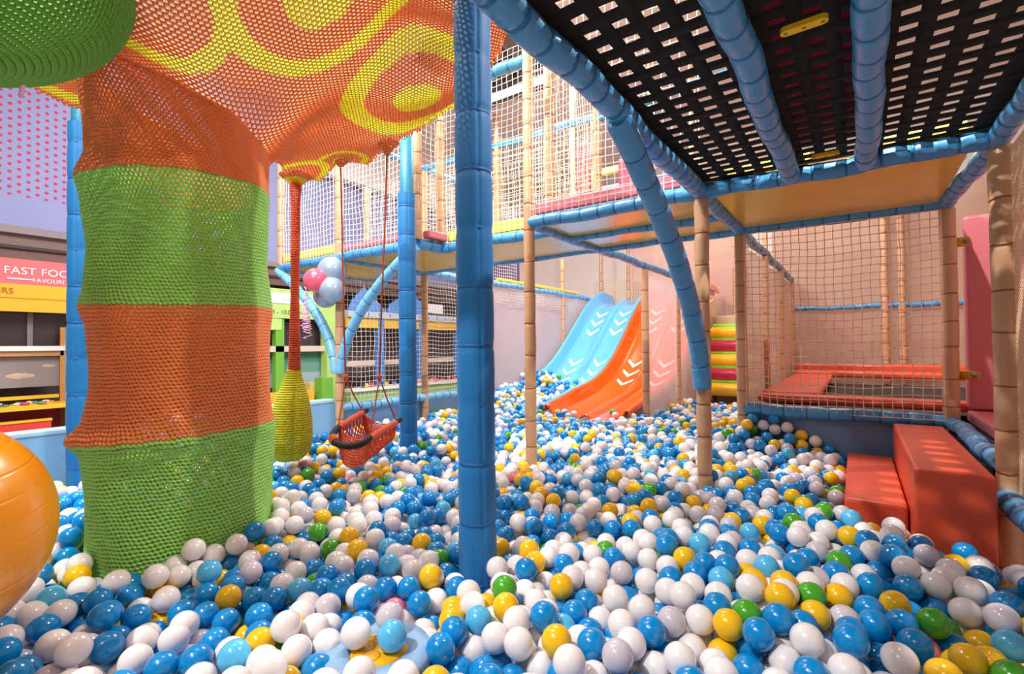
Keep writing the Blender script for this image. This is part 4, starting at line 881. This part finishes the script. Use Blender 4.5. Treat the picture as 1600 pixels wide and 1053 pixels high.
em = bpy.data.materials.new('lamp_glow'); em.use_nodes = True; e_ = em.node_tree.nodes['Principled BSDF']; e_.inputs['Emission Color'].default_value = (1, .97, .9, 1); e_.inputs['Emission Strength'].default_value = 60
q = MB(); q.tubes([c_+V3(0, 0, .05), V3(c_[0], c_[1], 4.75)], .012, 8); q.build('stem', WHT, lamp)
q = MB(); q.sphere(c_-np.array([0, 0, .03]), .032, 14, 8); q.build('bulb', em, lamp)

# ------------------------------------------------------------------ half buried round toy
tc_ = at(592, 985, 1.14); tz = CZ-.718
bt_ = thing('round_floor_toy', 'pale blue padded disc with yellow centre half buried in the balls', 'soft toy', (tc_[0], tc_[1], tz-.05))
q = MB(); q.lathe([(-.06, .118), (.0, .125), (.012, .118), (.015, .07), (.006, .066), (.006, .001)], (tc_[0], tc_[1], tz), 48); q.build('blue_rim', mat('powder_blue_pad', (138, 176, 214), .5), bt_)
q = MB(); q.lathe([(0, .066), (.010, .062), (.012, .05), (.008, .001)], (tc_[0], tc_[1], tz+.004), 40); q.build('yellow_centre', mat('yellow_pad', (240, 180, 10), .3), bt_)
for a in (2.2, 3.6, 5.0):
    q = MB(); q.lathe([(0, .024), (.004, .022), (.002, .016), (.001, .001)], (tc_[0]+.034*math.cos(a), tc_[1]+.034*math.sin(a), tz+.013), 20); q.build('yellow_dimple', mat('amber_pad', (206, 144, 8), .3), bt_)

# ------------------------------------------------------------------ balls
BR_ = .0345; TOP = CZ-.680
def region(x, y):
    ok = (x > xe+.03) & (x < xa-.02) & (y > -.35)
    far = np.where(x < xc+.05, 5.6, np.where(x < xb-.03, 6.35, yb-.04)); return ok & (y < far)
N0 = 26000
x = rng.uniform(xe, xa, N0*4); y = rng.uniform(-.35, 6.4, N0*4); ok = region(x, y)
ax_, ay_, dd = toimg(np.stack([x, y, np.full(len(x), TOP)], -1))
ok &= (dd > .80) & (ax_ > -190) & (ax_ < 1800) & (ay_ < 1230)
x, y = x[ok], y[ok]; frac = len(x)/(N0*4); AREA = frac*(xa-xe)*6.75
nb = int(AREA*.185*.60/(4/3*np.pi*BR_**3)); x, y = x[:nb], y[:nb]
def und(x, y): return .016*np.sin(2.3*x+1.1*y)+.012*np.sin(4.7*x-3.1*y+1)+.008*np.sin(9*x+7*y)+.21*np.clip((y-4.1)/1.1, 0, 1)*(np.clip((-2.45-x)/.45, 0, 1)+.6*np.clip((-2.9-x)/.4, 0, 1))
zbm = TOP-.19
cyl = [(tc_[0], tc_[1], .10), (xb, ya, .034), (xb, yb, .034), (xa+.035, ya, .036), (xa, yb, .036), (xc, ya, .034), (xc, y4, .034), (xc, y5, .034), (xe, ya, .034), (xe, yb, .034), (-1.026, 1.243, .062), (-2.49, 2.30, .06), (pz[0], pz[1], .056), (TC[0], TC[1], .296)]
boxes = [(.155-BR_, .365+BR_, 2.19-BR_, 3.40), (-.05-BR_, .155, 2.36-BR_, 3.40)]
okb = np.ones(len(x), bool)
for cx, cy, r in cyl: okb &= np.hypot(x-cx, y-cy) > r+BR_*.6
for b0, b1, b2, b3 in boxes: okb &= ~((x > b0) & (x < b1) & (y > b2) & (y < b3))
okb &= np.hypot(x-tc_[0], y-tc_[1]) > .135
x, y = x[okb], y[okb]
pos = np.stack([x, y, zbm+rng.uniform(0, .26, len(x))], -1)
fxl = ray(-190, 900)[:2]; fxr = ray(1800, 900)[:2]
nl = np.array([fxl[1], -fxl[0]]); nl /= np.linalg.norm(nl); nrr = np.array([-fxr[1], fxr[0]]); nrr /= np.linalg.norm(nrr)
fw2 = FW[:2]/np.linalg.norm(FW[:2])
def pairs(p, R):
    cs = R*2.02; ic = np.floor((p-p.min(0)+cs)/cs).astype(np.int64); dm = ic.max(0)+3
    key = (ic[:, 0]*dm[1]+ic[:, 1])*dm[2]+ic[:, 2]; od = np.argsort(key, kind='stable'); sk = key[od]
    I, J = [], []
    offs = [(a, b, c) for a in (-1, 0, 1) for b in (-1, 0, 1) for c in (-1, 0, 1) if (a, b, c) >= (0, 0, 0)]
    for a, b, c in offs:
        tk = key+(a*dm[1]+b)*dm[2]+c; lo = np.searchsorted(sk, tk, 'left'); hi = np.searchsorted(sk, tk, 'right')
        for k in range(int((hi-lo).max())):
            m = lo+k < hi; ii = np.nonzero(m)[0]; jj = od[lo[m]+k]
            if (a, b, c) == (0, 0, 0): s_ = ii < jj; ii, jj = ii[s_], jj[s_]
            I.append(ii); J.append(jj)
    I, J = np.concatenate(I), np.concatenate(J); d = np.linalg.norm(p[I]-p[J], axis=1); s_ = d < cs; return I[s_], J[s_]
NIT = 155
for it in range(NIT):
    if it % 5 == 0: I, J = pairs(pos, BR_*1.12)
    g = .006 if it < 90 else (.0012 if it < 125 else 0)
    pos[:, 2] -= g
    for _ in range(2 if it < 100 else 3):
        d = pos[I]-pos[J]; L = np.linalg.norm(d, axis=1)+1e-9; ov = np.clip(2*BR_-L, 0, None); m = ov > 0
        c = (d[m]/L[m, None])*(ov[m, None]*.5); Im, Jm = I[m], J[m]; n = len(pos)
        cnt = np.bincount(Im, minlength=n)+np.bincount(Jm, minlength=n)+1e-9
        mv = np.stack([np.bincount(Im, c[:, k], n)-np.bincount(Jm, c[:, k], n) for k in range(3)], -1)
        pos += mv*np.clip(1.6/np.sqrt(cnt), 0, 1)[:, None]
        bz = zbm+und(pos[:, 0], pos[:, 1]); pos[:, 2] = np.maximum(pos[:, 2], bz)
        pos[:, 0] = np.clip(pos[:, 0], xe+BR_*.8, xa-.01)
        k = pos[:, 0] > xb+.01; pos[k, 1] = np.minimum(pos[k, 1], yb-.02)
        k = pos[:, 0] < xc; pos[k, 1] = np.minimum(pos[k, 1], 5.65); pos[:, 1] = np.clip(pos[:, 1], -.4, 6.4)
        for nv_ in (nl, nrr):
            s_ = pos[:, :2]@nv_; k = s_ < -.0; pos[k, :2] -= (s_[k][:, None])*nv_
        s_ = pos[:, :2]@fw2-.80; k = s_ < 0; pos[k, :2] -= s_[k][:, None]*fw2
        for cx, cy, r in cyl:
            dv = pos[:, :2]-[cx, cy]; dl = np.linalg.norm(dv, axis=1)+1e-9; k = dl < r+BR_; pos[k, :2] += dv[k]/dl[k, None]*((r+BR_)-dl[k])[:, None]
        for (bx0, bx1, by0, by1) in boxes:
            k = (pos[:, 0] > bx0) & (pos[:, 0] < bx1) & (pos[:, 1] > by0) & (pos[:, 1] < by1)
            a = pos[k, 0]-bx0; b = pos[k, 1]-by0; q = a < b; tmp = pos[k]; tmp[q, 0] = bx0; tmp[~q, 1] = by0; pos[k] = tmp
        dv = pos-yc; dl = np.linalg.norm(dv, axis=1); k = dl < R0+BR_; pos[k] += dv[k]/dl[k, None]*((R0+BR_)-dl[k])[:, None]
        dv = pos-(bb+V3(0, 0, .11)); dl = np.linalg.norm(dv, axis=1); k = dl < .10+BR_; pos[k] += dv[k]/dl[k, None]*((.10+BR_)-dl[k])[:, None]
# thin out the balls lying on the round toy
pos = np.vstack([pos, [[tc_[0]-.045, tc_[1]-.03, tz+.014+BR_], [tc_[0]+.032, tc_[1]+.012, tz+.012+BR_], [tc_[0]-.03, tc_[1]+.06, tz+.014+BR_]]])
cxg = (pos[:, 0]/.06).astype(int); cyg = (pos[:, 1]/.06).astype(int); kk_ = (cxg-cxg.min())*1000+cyg-cyg.min(); mz = np.full(kk_.max()+1, -9.0); np.maximum.at(mz, kk_, pos[:, 2]-und(pos[:, 0], pos[:, 1]))
pos[:-3, 2] += (TOP-BR_+.004)-np.percentile(mz[mz > 0], 60)
# balls that would sit inside a slide are removed
def slide_z(y): return np.interp(-y, [-7.8, -7.2, -6.92, -6.55, -6.2, -5.85, -5.45, -5.0, -4.6, -4.2], [.64, .61, .48, .17, -.12, -.37, -.55, -.63, -.68, -.71])+CZ
ins = (pos[:, 0] < xc-.04) & (pos[:, 1] > 4.15) & (pos[:, 2] < slide_z(pos[:, 1])+.03) & (pos[:, 2] > slide_z(pos[:, 1])-.25)
below = (pos[:, 0] < xc-.04) & (pos[:, 1] > 4.5) & (pos[:, 2] < slide_z(pos[:, 1]))
keepm = ~(ins | below)
pos = pos[keepm]
# hidden lower layers are not needed: drop balls with a roof of others
zt_ = pos[:, 2]; surf_ = np.full((160, 220), -9.0); gi = ((pos[:, 0]-xe)/.03).astype(int).clip(0, 159); gj = ((pos[:, 1]+.5)/.035).astype(int).clip(0, 219)
np.maximum.at(surf_, (gi, gj), zt_); loc = surf_.copy()
for a in (-1, 0, 1):
    for b in (-1, 0, 1): loc = np.maximum(loc, np.roll(np.roll(surf_, a, 0), b, 1))
pos = pos[zt_ > loc[gi, gj]-.105]
pk_ = rng.random(len(pos)); kind = np.select([pk_ < .42, pk_ < .475, pk_ < .82, pk_ < .935, pk_ < .965, pk_ < .998], [0, 1, 2, 3, 4, 5], 6)
KN = ['white', 'pearly white', 'blue', 'yellow', 'green', 'light blue', 'pink']
BM = [mat('ball_white', (240, 236, 238), .18, coat=.3, sss=.15), mat('ball_pearl', (206, 200, 212), .14, coat=.4, sss=.2), mat('ball_blue', (0, 138, 212), .18, coat=.3), mat('ball_yellow', (250, 196, 24), .18, coat=.3), mat('ball_green', (70, 166, 40), .18, coat=.3), mat('ball_light_blue', (86, 190, 240), .16, coat=.3), mat('ball_pink', (240, 130, 150), .18, coat=.3)]
# which show largest: a small z-buffer of discs
sx_, sy_, sd = toimg(pos); rp = F*BR_/sd; Wd, Hd = 800, 527
zbuf = np.full((Hd, Wd), 9e9); idb = np.full((Hd, Wd), -1)
yy_, xx_ = np.mgrid[0:Hd, 0:Wd]
zbuf[:422, 62:212] = 1.65; zbuf[:436, 359:387] = 1.55
e_ = np.hypot((xx_*2+178)/300, (yy_*2-850)/200); zbuf[(xx_ < 30) & (yy_ > 357) & (yy_ < 494)] = .8
for i in np.argsort(sd)[:3500]:
    cx, cy, r = sx_[i]/2, sy_[i]/2, rp[i]/2*1.12
    x0, x1, y0, y1 = int(max(0, cx-r)), int(min(Wd, cx+r+1)), int(max(0, cy-r)), int(min(Hd, cy+r+1))
    if x1 <= x0 or y1 <= y0: continue
    sub = (np.hypot(xx_[y0:y1, x0:x1]-cx, yy_[y0:y1, x0:x1]-cy) < r) & (zbuf[y0:y1, x0:x1] > sd[i])
    zbuf[y0:y1, x0:x1][sub] = sd[i]; idb[y0:y1, x0:x1][sub] = i
vis = np.bincount(idb[idb >= 0], minlength=len(pos)); top = np.argsort(-vis)[:300]; istop = np.zeros(len(pos), bool); istop[top] = True
print('balls', len(pos), 'smallest individual', vis[top[-1]]*4, 'px')
q = MB(); q.sphere((0, 0, 0), BR_, 32, 20)
meshes = []
for k in range(7):
    o = q.build('pit_ball', BM[k], None, base=(0, 0, 0)); meshes.append(o.data); bpy.data.objects.remove(o)
big = np.nonzero(vis > 12)[0]
LM = [((250, 800), 'under the green trunk'), ((745, 880), 'at the thick deep blue post'), ((1380, 800), 'near the orange steps'), ((585, 985), 'near the half-buried round toy'), ((60, 900), 'beside the amber exercise ball'), ((570, 730), 'below the crochet swing'), ((1100, 770), 'at the middle tan post'),
      ((1540, 850), 'at the right tan post'), ((1000, 1000), 'at the bottom, right of centre'), ((1250, 1020), 'near the bottom, well right'), ((1560, 1020), 'in the bottom right corner'), ((300, 1020), 'at the bottom left'), ((900, 880), 'right of the thick blue post'), ((480, 850), 'between trunk and thick blue post'), ((1200, 860), 'in front of the middle tan post')]
used = {}
for i in sorted(top, key=lambda t: (sy_[t], sx_[t])):
    o = bpy.data.objects.new('pit_ball', meshes[kind[i]]); COL.objects.link(o); o.location = pos[i]
    o.rotation_euler = rng.uniform(0, 6, 3)
    nbs = []
    for (dx, dy, wd) in ((-1, 0, 'left'), (1, 0, 'right'), (0, -1, 'behind'), (0, 1, 'in front')):
        vx, vy = sx_[big]-sx_[i], sy_[big]-sy_[i]; dl = np.hypot(vx, vy)+1e-6; cs_ = (vx*dx+vy*dy)/dl
        c = np.where((cs_ > .75) & (dl < rp[i]*3.2) & (big != i), dl, 1e9)
        if c.min() < 1e8: nbs.append('%s %s' % (KN[kind[big[c.argmin()]]].replace('pearly white', 'pearly').replace('light blue', 'pale'), wd))
    lm = min(LM, key=lambda t: math.hypot(t[0][0]-sx_[i], t[0][1]-sy_[i]))[1]
    for nn in (2, 3, 4, 1, 0):
        lab = '%s ball %s' % (KN[kind[i]], lm)+(', '+', '.join(nbs[:nn]) if nn else '')
        lab = ' '.join(lab.split()[:99])
        if len(lab.split()) <= 16 and lab not in used: break
    used[lab] = 1
    o['label'] = lab; o['category'] = 'ball'; o['group'] = 'plastic balls filling the ball pit'
# the rest as one object
def sphV(nu, nv):
    q = MB(); q.sphere((0, 0, 0), BR_, nu, nv); return q.V[0], q.Fs[0][0]
rest = MB()
for lo, hi, nu, nv in ((0, 2.2, 24, 14), (2.2, 4, 16, 10), (4, 99, 12, 8)):
    V, Fq = sphV(nu, nv)
    for k in range(7):
        s_ = np.nonzero((~istop) & (sd >= lo) & (sd < hi) & (kind == k))[0]
        if len(s_) == 0: continue
        th = rng.uniform(0, 6.28, len(s_)); Vk = (V[None]+pos[s_][:, None]).reshape(-1, 3)
        Fk = (Fq[None]+(np.arange(len(s_))*len(V))[:, None, None]).reshape(-1, 4); rest.add(Vk, Fk, k)
rest.build('ball_pit_balls', BM, None, kind='stuff', label='white, blue and yellow plastic balls filling the rest of the pit', cat='balls', group='plastic balls filling the ball pit')
